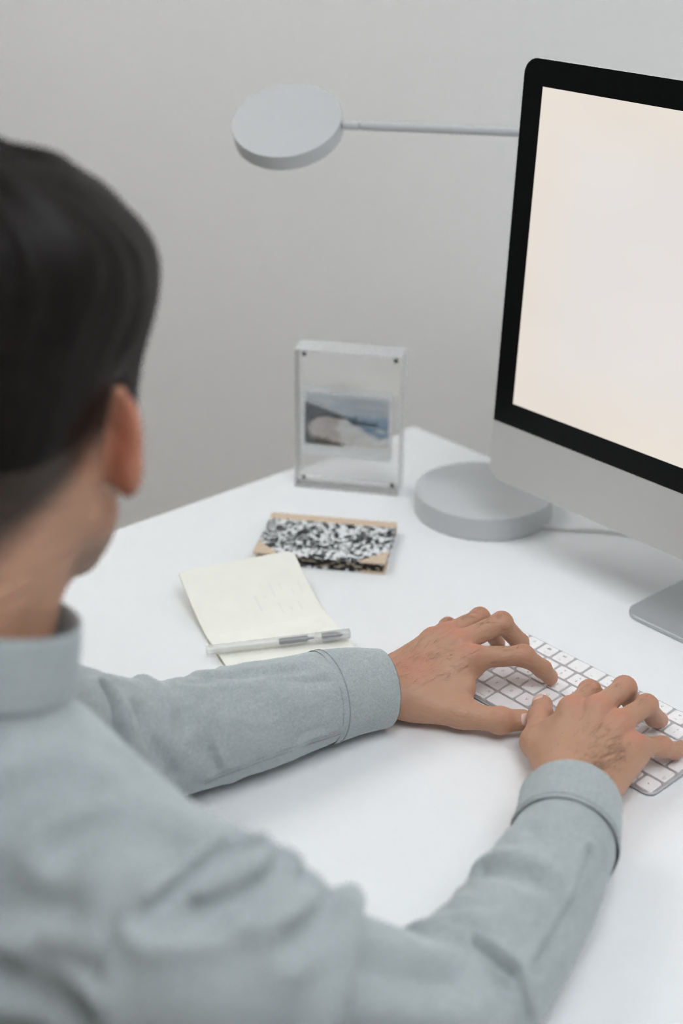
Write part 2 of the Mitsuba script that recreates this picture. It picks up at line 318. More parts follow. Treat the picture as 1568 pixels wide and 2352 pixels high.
def legend(t, w, d):
    """flat lettering around the key's centre; w, d the key's size"""
    out = []
    def at(m, x, y):
        m = m.copy(); m.apply_translation([x, y, 0]); out.append(m)
    if t in ('space',):
        return None
    if len(t) == 1 and t.isalpha() and t not in '\u00ba\u00aa' or t in ('\u00d1', '\u00c7'):
        at(glyph(t, .0031), 0, 0)
        if t == 'E':
            at(glyph('\u20ac', .0026), w * .28, -d * .24)
    elif t in second:
        at(glyph(second[t], .0026), 0, d * .22); at(glyph(t, .0031 if t.isdigit() else .0026), 0, -d * .14)
    elif t[0] == 'F' and t[1:].isdigit():
        at(glyph(t, .0014), 0, -d * .28)
        s = .0017
        ic = {'F1': shapely.Point(0, 0).buffer(s * .5), 'F2': ring2(shapely.Point(0, 0).buffer(s * .8), s * .2), 'F3': shapely.union_all([sbox(-s * 1.3, -s * .9, s * .2, s * .2), sbox(s * .4, -s * .9, s * 1.2, 0), sbox(-s * .6, s * .4, s * 1.2, s)]),
              'F4': shapely.union_all([sbox(-s * 1.35 + i * s, -s * .8 + j * s * .6, -s * 1.35 + i * s + s * .7, -s * .8 + j * s * .6 + s * .4) for i in range(3) for j in range(3)]),
              'F7': shapely.union_all([Polygon([(0, s * .7), (0, -s * .7), (-s * 1.2, 0)]), Polygon([(s * 1.2, s * .7), (s * 1.2, -s * .7), (0, 0)])]),
              'F8': shapely.union_all([Polygon([(-s * 1.1, s * .7), (-s * 1.1, -s * .7), (0, 0)]), sbox(s * .2, -s * .7, s * .5, s * .7), sbox(s * .8, -s * .7, s * 1.1, s * .7)]),
              'F9': shapely.union_all([Polygon([(0, s * .7), (0, -s * .7), (s * 1.2, 0)]), Polygon([(-s * 1.2, s * .7), (-s * 1.2, -s * .7), (0, 0)])]),
              'F10': speaker_icon(s, 0), 'F11': speaker_icon(s, 1), 'F12': speaker_icon(s, 2)}.get(t)
        if ic is not None:
            at(flat(ic), 0, d * .16)
    elif t in ('shiftl', 'shiftr'):
        at(flat(ring2(arrow_up(.0019), .0003)), (-1 if t == 'shiftl' else 1) * (w / 2 - .0032), -d * .22)
    elif t in ('left', 'right', 'up', 'down'):
        s = .0010; p = Polygon([(s, 0), (-s * .8, s), (-s * .8, -s)])
        at(flat(shapely.affinity.rotate(p, {'right': 0, 'up': 90, 'left': 180, 'down': 270}[t], origin=(0, 0))), 0, 0)
    elif t in ('cmdl', 'cmdr'):
        sg = -1 if t == 'cmdr' else 1
        s = .0008
        loops = [ring2(shapely.Point(sx * s * 1.35, sy * s * 1.35).buffer(s * .75), s * .3) for sx in (-1, 1) for sy in (-1, 1)]
        sq = ring2(sbox(-s * .8, -s * .8, s * .8, s * .8), s * .3)
        at(flat(shapely.union_all(loops + [sq])), sg * (w / 2 - .0034), d * .22)
        m = glyph('command', .0014); at(m, sg * (w / 2 - .0016 - m.extents[0] / 2), -d * .28)
    else:
        word = {'esc': 'esc', 'del': '\u2190', 'tab': '\u2192', 'caps': '\u2022', 'eject': '\u2191'}.get(t, t)
        m = glyph(word, .0014 if word.isalpha() else .0022)
        sg = 1 if t in ('del', 'eject') else -1
        at(m, sg * (w / 2 - .0018 - m.extents[0] / 2) if t not in ('eject',) else 0, -d * .26)
    return cat(*out)
nkey = 0
def add_key(poly, t, cx, cy, w, d):
    global nkey
    nm = 'keyboard__key' + (f'_{nkey:03d}' if nkey else ''); nkey += 1
    q = [np.c_[np.array(poly.buffer(-c, quad_segs=3).exterior.coords)[:-1], np.full(len(poly.buffer(-c, quad_segs=3).exterior.coords) - 1, z)] for c, z in ((0, 0.0002), (.0, .0012), (.00025, .0016))]
    if t == 'enter':
        m = cat(extrude(poly, .0002, .0015))
    else:
        m = man(m3.Manifold.hull_points(np.vstack(q)))
    obj(nm, kbf(m), 'mat_key', 30)
    g = legend(t, w, d) if t != 'enter' else glyph('\u21b5', .0024)
    if g is not None:
        g = g.copy(); g.apply_translation([cx, cy, .00162])
        obj(nm + '__legend', kbf(g), 'mat_legend', False, 'grey printed legend')
    # thin dark seam under the key
for ri, row in enumerate(rows):
    y1 = KYC + (3 - ri) * KR - GAP / 2; y0 = KYC + (2 - ri) * KR + GAP / 2
    for u0, uw, t in row:
        x0 = (u0 - 7.25) * KP + GAP / 2; x1 = (u0 + uw - 7.25) * KP - GAP / 2
        add_key(rpoly(x0, y0, x1, y1, .0021, 3), t, (x0 + x1) / 2, (y0 + y1) / 2, x1 - x0, y1 - y0)
# half-height up and down arrows
x0, x1 = (12.5 - 7.25) * KP + GAP / 2, (13.5 - 7.25) * KP - GAP / 2
yb = KYC - 3 * KR; ym = yb + KR / 2
add_key(rpoly(x0, ym + .0002, x1, yb + KR - GAP / 2, .0017, 3), 'up', (x0 + x1) / 2, (ym + yb + KR) / 2, x1 - x0, KR / 2)
add_key(rpoly(x0, yb + GAP / 2, x1, ym - .0006, .0017, 3), 'down', (x0 + x1) / 2, (ym + yb) / 2, x1 - x0, KR / 2)
# the tall return key spans two rows
x0, x1, xs = (13.5 - 7.25) * KP + GAP / 2, 7.25 * KP - GAP / 2, (13.75 - 7.25) * KP + GAP / 2
yt, yb = KYC + KR - GAP / 2, KYC - KR + GAP / 2
ent = shapely.union_all([sbox(x0, KYC + GAP / 2, x1, yt), sbox(xs, yb, x1, yt)]).buffer(-.0018).buffer(.0018, quad_segs=3)
add_key(ent, 'enter', (xs + x1) / 2, KYC, x1 - xs, 2 * KR)
tag('keyboard', 'slim silver computer keyboard with white keys under the two hands', 'keyboard')

# ------------------------------------------------------------------ desk lamp
LB = np.array([-.3478, .2595, 0])
def at_(m, o):
    m = m.copy(); m.apply_translation(o); return m
obj('desk_lamp__base', at_(disc_solid(.0839, .0006, .0288, .0014, 128), LB), 'mat_lamp', 40)
LS = np.array([-.352, .3220, 0])
obj('desk_lamp__stem', rod(LS + [0, 0, .026], LS + [0, 0, .452], .0052), 'mat_lamp', 40)
LA = np.array([-.5245, .180, .4475])
obj('desk_lamp__arm', cat(rod(LA + (LS + [0, 0, .4475] - LA) * .09, LS + [0.006, .005, .4475], .0052), rod(LA, LA + (LS + [0, 0, .4475] - LA) * .088, .0050)), 'mat_lamp', 40)
hn = np.array([.273, -.418, .866]); hn /= np.linalg.norm(hn)
hx = np.array([.77, .637, 0]); hx -= hn * (hx @ hn); hx /= np.linalg.norm(hx); hy = np.cross(hn, hx)
HC = np.array([-.5755, .140, .451])
obj('desk_lamp__head', frame_to(disc_solid(.0636, -.0197, 0, .0010, 128), HC, hx, hy, hn), 'mat_lamp', 40)
obj('desk_lamp__diffuser', frame_to(disc_solid(.056, -.0212, -.0192, .0005, 96), HC, hx, hy, hn), 'mat_diffuser', 40, 'unlit white disc under the head')
cab, _ = spline([(-.272, .274, .004), (-.245, .292, .0035), (-.21, .325, .0035), (-.15, .360, .0035), (-.06, .378, .0035)], 40)
obj('desk_lamp__cable', tube(cab, .0026, 8), 'mat_white_cable', True, 'white cable behind the base')
tag('desk_lamp', 'grey desk lamp with a flat round head and round base beside the monitor', 'desk lamp')

# ------------------------------------------------------------------ acrylic block with an instant photo
FA, FX, FY, FW, FH, FT = .6274, -.5517, .131, .1317, .1826, .0374
fu, fb = np.array([math.cos(FA), math.sin(FA), 0]), np.array([-math.sin(FA), math.cos(FA), 0])
FO = np.array([FX, FY, .0004]); fz = np.array([0, 0, 1.])
def frm(m):                     # own axes: x across, y up, z towards the viewer
    return frame_to(m, FO, fu, fz, -fb)
GAPF = .0006
for k_, (z0, z1) in enumerate(((-(FT - GAPF) / 2, 0.0), (-FT, -(FT + GAPF) / 2))):
    b_ = frm(slab(sbox(0, 0, FW, FH), z0, z1, .0006, 2))
    sd = np.abs(b_.face_normals @ fb) < .3
    nm = 'photo_frame__acrylic_block' + (f'_{k_:03d}' if k_ else '')
    obj(nm, (b_.vertices, b_.faces[~sd]), 'mat_acrylic', False, ('front' if k_ == 0 else 'rear') + ' half of the clear acrylic')
    obj(nm + '__edge', (b_.vertices, b_.faces[sd]), 'mat_acrylic_edge', False, 'edge of the acrylic brightened with white')
k_ = 0
for x in (.008, FW - .008):
    for y in (.008, FH - .008):
        m = rod([x, y, -FT / 2 - GAPF / 2 - .0001], [x, y, -FT / 2 + GAPF / 2 + .0001], .0028, 16)
        k_ += 1
tag('photo_frame', 'clear acrylic block frame standing at the back corner of the desk', 'photo frame')
scene['mat_magnet'] = {'type': 'twosided', 'bsdf': {'type': 'principled', 'base_color': rgb(.85, .85, .85), 'roughness': .4, 'metallic': .0}}
k_ = 0
for x in (.009, FW - .009):
    for y in (.009, FH - .009):
        obj('photo_frame__magnet' + (f'_{k_:03d}' if k_ else ''), frm(trimesh.creation.cylinder(.0030, GAPF * .8, sections=20, transform=T().translate([x, y, -FT / 2]).matrix.numpy() if hasattr(T().matrix, 'numpy') else trimesh.transformations.translation_matrix([x, y, -FT / 2]))), 'mat_magnet', 30, 'small round metal magnet' )
        k_ += 1
PX0, PX1, PY0, PY1 = .0055, .1205, .0405, .1320
def photo_colour(p, n, uv):
    """a wave breaking on a rocky shore, under a pale sky; uv runs over the whole print, white border included"""
    u, v = (uv.x - .042) / .915, (uv.y - .165) / .735
    w1, w2 = fbm(u * 9, v * 9, 1), fbm(u * 26, v * 26, 4)
    col = mix((.34, .40, .45), (.50, .55, .58), smoothstep(.6, 1.0, v + .10 * (fbm(u * 3, v * 14, 3) - .5)))
    col = mix(col, (.60, .63, .65), smoothstep(.55, .7, fbm(u * 4, v * 18, 9)) * smoothstep(.65, .8, v) * .6)
    sea = mix((.10, .17, .25), (.26, .35, .43), fbm(u * 7, v * 40, 6))
    col = mix(col, sea, smoothstep(.63, .58, v))
    hill = .82 - .50 * dr.maximum(u - .03, 0) + .03 * (w1 - .5)
    dark = mix((.030, .040, .048), (.055, .065, .072), w2)
    col = mix(col, dark, smoothstep(.012, -.012, v - hill) * smoothstep(.64, .56, u))
    spit = smoothstep(.045, .030, dr.abs(v - (.50 + .02 * (w1 - .5) - .05 * (u - .5)))) * smoothstep(.38, .45, u) * smoothstep(.885, .86, u)
    spit = dr.maximum(spit, smoothstep(.035, .02, dr.abs(u - .60)) * smoothstep(.62, .58, v) * smoothstep(.45, .5, v))
    col = mix(col, (.035, .055, .08), spit)
    d1 = dr.sqrt(dr.square((u - .27) / .235) + dr.square((v - .31) / .26)) + .16 * (w1 - .5)
    f1 = smoothstep(1.04, .92, d1)
    top = .58 - 1.25 * dr.maximum(u - .47, 0) + 1.02 * dr.square(dr.maximum(u - .47, 0)) + .12 * (w1 - .5)
    f2 = smoothstep(.02, -.03, v - top) * smoothstep(.36, .44, u + .12 * (w1 - .5))
    col = mix(col, mix((.36, .33, .32), (.50, .47, .45), w1), f1)
    col = mix(col, mix((.54, .53, .52), (.74, .74, .735), dr.clip(w1 + .3 * (u - .4), 0, 1)), f2)
    col = mix(col, (.70, .72, .73), smoothstep(.03, .015, dr.abs(v - .36 + .03 * (w2 - .5))) * smoothstep(.84, .88, u) * smoothstep(.99, .96, u))
    rock = smoothstep(.02, -.02, v - (.15 - .32 * dr.maximum(u - .14, 0) + .10 * (w2 - .5))) * smoothstep(.50, .42, u)
    col = mix(col, mix((.02, .025, .02), (.07, .075, .07), w2), rock)
    inside = smoothstep(-.004, .004, u) * smoothstep(1.004, .996, u) * smoothstep(-.005, .005, v) * smoothstep(1.005, .995, v)
    return mix((.90, .93, .94), col * 1.15, inside)
mat('mat_photo', proc(photo_colour), .4, .4)
zc = -FT / 2
pv = np.array([[PX0, PY0, zc + .0001], [PX1, PY0, zc + .0001], [PX1, PY1, zc + .0001], [PX0, PY1, zc + .0001]])
pm = trimesh.Trimesh(pv, [[0, 1, 2], [0, 2, 3]], process=False)
pback = extrude(sbox(PX0, PY0, PX1, PY1), zc - .0001, zc + .00008)
obj('instant_photo__print', frm(pm), 'mat_photo', False, 'picture of a wave breaking on a rocky shore with a white border', uv=np.array([[0, 0], [1, 0], [1, 1], [0, 1.]]))
obj('instant_photo__backing', frm(pback), 'mat_diffuser', False)
tag('instant_photo', 'small white bordered print of a breaking wave held inside the clear acrylic block', 'photograph')

# ------------------------------------------------------------------ closed notebook, marbled boards
NBL, NBR, NFL = np.array([-.4899, .0428]), np.array([-.3723, .1358]), np.array([-.4243, -.0386])
nu = (NBR - NBL) / np.linalg.norm(NBR - NBL); NW = .150; ND = .1045; NT = .0140
nu3 = np.array([nu[0], nu[1], 0]); nb3 = np.array([-nu[1], nu[0], 0])
NO = np.array([NBL[0], NBL[1], 0]) - nb3 * ND
def nbk(m):
    return frame_to(m, NO, nu3, nb3, np.array([0, 0, 1.]))
def marble(p, n, uv):
    x, y = p.x * 290, p.y * 290
    s = fbm(x + 2.5 * fbm(x * .4, y * .4, 3), y + 2.5 * fbm(x * .4, y * .4, 8), p.z * 290, 4)
    s = s + .10 * (noise(p.x * 75, p.y * 75, 2) - .5)
    return mix((.025, .028, .03), (.72, .73, .74), smoothstep(.495, .52, s))
mat('mat_marble', proc(marble), .55, .35)
mat('mat_speckle', proc(lambda p, n, uv: mix((.018, .017, .016), (.42, .36, .27), smoothstep(.50, .64, fbm(p.x * 260 + 3, p.y * 260, p.z * 420, 4)))), .8, .2)
brd = .0016
obj('marbled_notebook__page_block', nbk(rbox(.0028, .003, brd, NW - .0028, ND - .002, NT - brd, .0003, .0006, 2)), 'mat_speckle', False, 'dark speckled page edges')
for k_, (z0, z1) in enumerate(((NT - brd, NT), (.0004, brd))):
    nm = 'marbled_notebook__cover' + (f'_{k_:03d}' if k_ else '')
    obj(nm, nbk(rbox(0, 0, z0, NW, ND - .001, z1, .0005, .0012, 2)), 'mat_marble', False, 'black and white marbled board')
    zz = (z1 - .0001, z1 + .0003) if k_ == 0 else (z0 - .0002, z0 + .0001)
    for j_, tri in enumerate(([(-.0003, -.0003), (.030, -.0003), (-.0003, .030)], [(NW + .0003, -.0003), (NW + .0003, .030), (NW - .030, -.0003)])):
        obj(nm + '__corner' + (f'_{j_:03d}' if j_ else ''), nbk(extrude(Polygon(tri).buffer(-.0008).buffer(.0008, quad_segs=3), min(zz[0], z0 - .0002) if k_ == 0 else zz[0], zz[1] if k_ == 0 else z1 + .0002)), 'mat_tan', False, 'tan cloth corner')
spine = cat(rbox(-.0002, ND - .0145, NT - .0005, NW + .0002, ND + .0006, NT + .0004, .0004, .0006, 2), rbox(-.0002, ND - .0012, .0002, NW + .0002, ND + .0008, NT + .0002, .0004, .0006, 2), rbox(-.0002, ND - .0145, .0001, NW + .0002, ND + .0006, .0009, .0003, .0006, 2))
obj('marbled_notebook__spine', nbk(spine), 'mat_tan', False, 'tan cloth spine strip')
tag('marbled_notebook', 'closed notebook with black and white marbled cover and tan spine and corners', 'notebook')
#PART2
# ------------------------------------------------------------------ open notebook
# the lower leaf lies on the desk, the upper leaf stands up from the gutter in a shallow curve
def leaf_path(kind):
    t = np.linspace(0, 1, 15)
    if kind == 'upper':
        return np.c_[.094 * t, .0046 + .030 * t**1.25 - .0016 * np.sin(t * np.pi * .9)]
    return np.c_[-.098 * t, .0046 + .0012 * np.sin(np.pi * np.clip(t * 1.6, 0, 1)) - .0006 * t]
OH0, OH1 = np.array([-.3234, -.1825]), np.array([-.2812, -.0590])
ou = (OH1 - OH0) / np.linalg.norm(OH1 - OH0); OW = .1315
ou3 = np.array([ou[0], ou[1], 0]); ob3 = np.array([-ou[1], ou[0], 0]); OO = np.array([OH0[0], OH0[1], 0])
def leaf(path, th, x0, x1, r, up=True):
    """a curved sheet of thickness th; its two outer corners are rounded by r"""
    n = 40; w = x1 - x0
    tt = np.linspace(0, 1, n); L = abs(path[-1, 0])
    px = np.interp(tt, np.linspace(0, 1, len(path)), path[:, 0]); pz = np.interp(tt, np.linspace(0, 1, len(path)), path[:, 1])
    over = np.clip(np.abs(px) - (L - r), 0, r); cut = r - np.sqrt(np.maximum(r * r - over**2, 0))
    top, bot = [], []
    m = 12
    for i in range(n):
        xs = np.linspace(x0 + cut[i], x1 - cut[i], m)
        for lst, z in ((top, pz[i]), (bot, pz[i] - th)):
            lst.append(np.c_[xs, np.full(m, px[i]), np.full(m, z)])
    v = np.vstack(top + bot); N = n * m; f = []
    for i in range(n - 1):
        for j in range(m - 1):
            a = i * m + j; q = (a, a + 1, a + m + 1, a + m)
            if px[-1] < 0: q = q[::-1]
            f += [(q[0], q[1], q[2]), (q[0], q[2], q[3]), (N + q[2], N + q[1], N + q[0]), (N + q[3], N + q[2], N + q[0])]
    rim = [(i * m, (i + 1) * m) for i in range(n - 1)] + [((i + 1) * m + m - 1, i * m + m - 1) for i in range(n - 1)] + [(j + 1, j) for j in range(m - 1)] + [((n - 1) * m + j, (n - 1) * m + j + 1) for j in range(m - 1)]
    for a, b in rim:
        q = (a, b, N + b, N + a)
        if px[-1] > 0: q = q[::-1]
        f += [(q[0], q[1], q[2]), (q[0], q[2], q[3])]
    mm = trimesh.Trimesh(v, np.array(f), process=False); mm.fix_normals()
    return frame_to(mm, OO, ou3, ob3, np.array([0, 0, 1.]))
def page_colour(p, n, uv):
    # writing from the other side shows through faintly, in short rows across the leaf
    x, y = (p.x - OO[0]) * ou[0] + (p.y - OO[1]) * ou[1], -(p.x - OO[0]) * ou[1] + (p.y - OO[1]) * ou[0]
    c = dr.abs(x * 95 - dr.floor(x * 95) - .5)
    s = smoothstep(.11, .05, c + .10 * (noise(x * 30, y * 900, 1) - .5)) * smoothstep(.45, .6, noise(dr.floor(x * 95), y * 120, 7)) * smoothstep(.010, .016, y) * smoothstep(.064, .052, y) * smoothstep(.045, .055, x) * smoothstep(.125, .118, x)
    return mix(mix((.80, .805, .735), (.84, .84, .77), fbm(p.x * 60, p.y * 60, 2)), (.60, .61, .56), s * .28)
mat('mat_page', proc(page_colour), .8, .15)
mat('mat_cover_cream', (.55, .52, .40), .7, .2)
up_, lo_ = leaf_path('upper'), leaf_path('lower')
obj('open_notebook__page', leaf(up_, .0004, 0, OW, .006), 'mat_page', 35)
obj('open_notebook__page_001', leaf(lo_, .0022, 0, OW, .006), 'mat_page', 35)
obj('open_notebook__cover', leaf(up_ - [0, .0005], .0006, -.0006, OW + .0006, .006), 'mat_cover_cream', 35, 'thin card cover')
obj('open_notebook__cover_001', leaf(lo_ * [1, 0] + [0, .0012], .0008, -.0006, OW + .0006, .006), 'mat_cover_cream', 35, 'thin card cover')
tag('open_notebook', 'open notebook with blank cream pages and a clear pen across it', 'notebook')

# ------------------------------------------------------------------ clear gel pen lying on the notebook
PA, PB = np.array([-.2935, -.2060, .0118]), np.array([-.2235, -.0760, .0118])
pd = (PB - PA) / np.linalg.norm(PB - PA); PL = np.linalg.norm(PB - PA)
px_ = np.cross(pd, [0, 0, 1.]); px_ /= np.linalg.norm(px_); py_ = np.cross(pd, px_)
def pen(m):
    return frame_to(m, PA, px_, py_, pd)
obj('pen__barrel', pen(lathe([(0, 0), (.0036, 0), (.0046, .0008), (.0050, .003), (.0050, .1118), (.0046, .1122), (0, .1122)], 32)), 'mat_frosted', 30, 'frosted white barrel')
obj('pen__refill', pen(lathe([(0, .074), (.0032, .0745), (.0032, .1030), (.0012, .1045), (.0012, .110), (0, .110)], 20)), 'mat_ink', 30, 'dark blue ink refill')
obj('pen__grip', pen(lathe([(.0051, .112), (.0046, .1125), (.0046, .1165), (.0051, .117), (.0053, .116), (.0053, .113), (.0051, .112)], 32)), 'mat_frosted', 30, 'pale joint ring')
obj('pen__cap', pen(lathe([(.0046, .1175), (.0054, .1178), (.0054, PL - .001), (.0048, PL), (0, PL), (0, PL - .001), (.0044, PL - .0012), (.0046, .1175)], 32)), 'mat_clear', 30, 'clear cap')
obj('pen__tip', pen(lathe([(0, .1185), (.0030, .1188), (.0033, .122), (.0033, .1345), (.0014, .1385), (.0006, .1405), (0, .1405)], 20)), 'mat_ink', 30, 'dark pen point inside the cap')
obj('pen__reservoir', pen(lathe([(0, .006), (.0026, .0062), (.0030, .009), (.0030, .0735), (0, .0738)], 20)), 'mat_diffuser', 30, 'white empty part of the refill')
cl_ = rbox(-.0013, .0052, PL - .041, .0013, .0066, PL - .001, .0005, .0009, 2)
ca_ = math.radians(18)
obj('pen__clip', pen(trimesh.Trimesh(cl_.vertices @ np.array([[math.cos(ca_), math.sin(ca_), 0], [-math.sin(ca_), math.cos(ca_), 0], [0, 0, 1]]), cl_.faces)) if False else frame_to(cl_, PA, -py_ * 1.0, px_, pd), 'mat_clear', 30, 'clear pocket clip')
tag('pen', 'clear gel pen with dark ink lying across the open notebook', 'pen')

# ------------------------------------------------------------------ signed distance shapes
def smin(a, b, k):
    h = np.clip(.5 + .5 * (b - a) / k, 0, 1)
    return b + (a - b) * h - k * h * (1 - h)
def cone(P, a, b, ra, rb):
    a = np.asarray(a, float); ab = np.asarray(b, float) - a
    q = P - a; t = np.clip(q @ ab / (ab @ ab), 0, 1)
    return np.linalg.norm(q - t[:, None] * ab, axis=1) - (ra + (rb - ra) * t)
def ell(P, c, r, R=None):
    q = P - np.asarray(c, float)
    if R is not None: q = q @ R                # columns of R are the ellipsoid's own axes
    r = np.asarray(r, float)
    k0 = np.linalg.norm(q / r, axis=1); k1 = np.linalg.norm(q / r**2, axis=1)
    return k0 * (k0 - 1) / np.maximum(k1, 1e-9)
def nets(f, lo, hi, h, B=5):
    """surface nets of f < 0, evaluated only near the surface"""
    lo, hi = np.array(lo, float), np.array(hi, float)
    nc = np.ceil((hi - lo) / (h * B)).astype(int)
    g = [lo[k] + (np.arange(nc[k]) + .5) * h * B for k in range(3)]
    C = np.stack(np.meshgrid(*g, indexing='ij'), -1).reshape(-1, 3)
    dc = f(C)
    val = np.repeat(np.repeat(np.repeat(np.where(dc < 0, -1., 1.).astype(np.float32).reshape(nc), B, 0), B, 1), B, 2)
    act = np.nonzero(np.abs(dc) < h * B * 2.0)[0]
    o = np.stack(np.meshgrid(*[np.arange(B)] * 3, indexing='ij'), -1).reshape(-1, 3)
    ci = np.stack(np.unravel_index(act, nc), -1) * B
    for s in range(0, len(ci), 4000):
        I = (ci[s:s + 4000, None] + o).reshape(-1, 3)
        val[I[:, 0], I[:, 1], I[:, 2]] = f(lo + (I + .5) * h)
    val[0], val[-1], val[:, 0], val[:, -1], val[:, :, 0], val[:, :, -1] = 1, 1, 1, 1, 1, 1
    ins = val < 0
    n = ins[:-1, :-1, :-1].astype(np.int8)
    cnt = sum(ins[a:val.shape[0] - 1 + a, b:val.shape[1] - 1 + b, c:val.shape[2] - 1 + c].astype(np.int8) for a in (0, 1) for b in (0, 1) for c in (0, 1))
    cells = np.argwhere((cnt > 0) & (cnt < 8))
    idx = np.full(cnt.shape, -1, np.int64); idx[cells[:, 0], cells[:, 1], cells[:, 2]] = np.arange(len(cells))
    acc, num = np.zeros((len(cells), 3)), np.zeros(len(cells))
    for ax in range(3):
        e = np.eye(3, dtype=int)[ax]
        for a in (0, 1):
            for b in (0, 1):
                off = np.zeros(3, int); off[(ax + 1) % 3], off[(ax + 2) % 3] = a, b
                p = cells + off; q = p + e
                v0, v1 = val[p[:, 0], p[:, 1], p[:, 2]], val[q[:, 0], q[:, 1], q[:, 2]]
                m = (v0 < 0) != (v1 < 0)
                t = np.where(m, v0 / np.where(m, v0 - v1, 1), 0)
                acc[m] += (off + t[:, None] * e)[m]; num[m] += 1
    V = lo + (cells + acc / num[:, None] + .5) * h
    F = []
    for ax in range(3):
        e = np.eye(3, dtype=int)[ax]; u, w = np.eye(3, dtype=int)[(ax + 1) % 3], np.eye(3, dtype=int)[(ax + 2) % 3]
        s0 = [slice(1, -1)] * 3; s0[ax] = slice(0, -1); s1 = list(s0); s1[ax] = slice(1, None)
        A, Bv = ins[tuple(s0)], ins[tuple(s1)]
        for flip, mm in ((False, A & ~Bv), (True, ~A & Bv)):
            p = np.argwhere(mm); p += np.array([1, 1, 1]) - e
            qd = [idx[tuple((p - x).T)] for x in (u + w, w, 0 * u, u)]
            qd = np.stack(qd, -1)
            if flip: qd = qd[:, ::-1]
            F.append(qd)
    F = np.vstack(F)
    return trimesh.Trimesh(V, np.vstack([F[:, [0, 1, 2]], F[:, [0, 2, 3]]]), process=False)
def taubin(m, n=6):
    from scipy import sparse
    e = np.vstack([m.faces[:, [0, 1]], m.faces[:, [1, 2]], m.faces[:, [2, 0]]]); N = len(m.vertices)
    A = sparse.coo_matrix((np.ones(2 * len(e)), (np.r_[e[:, 0], e[:, 1]], np.r_[e[:, 1], e[:, 0]])), (N, N)).tocsr(); A.data[:] = 1
    A = sparse.diags(1 / np.maximum(np.asarray(A.sum(1)).ravel(), 1)) @ A
    v = np.array(m.vertices)
    for _ in range(n):
        v = v + .55 * (A @ v - v)
        v = v - .50 * (A @ v - v)
    m.vertices = v
    return m
def grad(f, P, e=3e-4):
    g = np.stack([f(P + e * np.eye(3)[k]) - f(P - e * np.eye(3)[k]) for k in range(3)], -1)
    return g / np.maximum(np.linalg.norm(g, axis=1, keepdims=True), 1e-9)
def onto(f, P, n=6, lift=0.0):
    for _ in range(n):
        P = P - .9 * (f(P) - lift)[:, None] * grad(f, P)
    return P

# ------------------------------------------------------------------ the person
A3 = lambda *x: np.array(x, float)
HAND = {
 'L': dict(W=(-.1075, -.1335, .0270), i0=(-.0650, -.0669, .0530), i1=(-.0394, -.0233, .0494), i2=(-.0295, -.0053, .0321), i3=(-.0279, .0064, .0180),
           m0=(-.0867, -.0621, .0569), m1=(-.0779, -.0123, .0641), m2=(-.0706, .0080, .0378), m3=(-.0703, .0145, .0190),
           r0=(-.1050, -.0604, .0568), r1=(-.1049, -.0135, .0584), r2=(-.1040, .0046, .0346), r3=(-.1026, .0144, .0182),
           p0=(-.1196, -.0631, .0472), p1=(-.1318, -.0292, .0424), p2=(-.1371, -.0121, .0291), p3=(-.1393, .0003, .0168),
           t0=(-.0775, -.1279, .0216), t1=(-.0402, -.1037, .0187), t2=(-.0093, -.0856, .0186), t3=(.0004, -.0657, .0160)),
 'R': dict(W=(.1079, -.1237, .0321), i0=(.0553, -.0671, .0552), i1=(.0409, -.0238, .0487), i2=(.0342, -.0039, .0314), i3=(.0306, .0071, .0180),
           m0=(.0748, -.0562, .0609), m1=(.0658, -.0066, .0575), m2=(.0620, .0125, .0334), m3=(.0598, .0222, .0188),
           r0=(.0956, -.0526, .0544), r1=(.0911, -.0068, .0511), r2=(.0888, .0117, .0293), r3=(.0868, .0257, .0187),
           p0=(.1143, -.0546, .0423), p1=(.1222, -.0222, .0304), p2=(.1251, -.0066, .0205), p3=(.1234, .0084, .0168),
           t0=(.0790, -.1170, .0294), t1=(.0385, -.0935, .0236), t2=(.0180, -.0620, .0252), t3=(.0019, -.0411, .0223))}
ELB = {'L': A3(-.158, -.385, .048), 'R': A3(.238, -.375, .048)}
SHO = {'L': A3(-.170, -.580, .200), 'R': A3(.200, -.575, .200)}
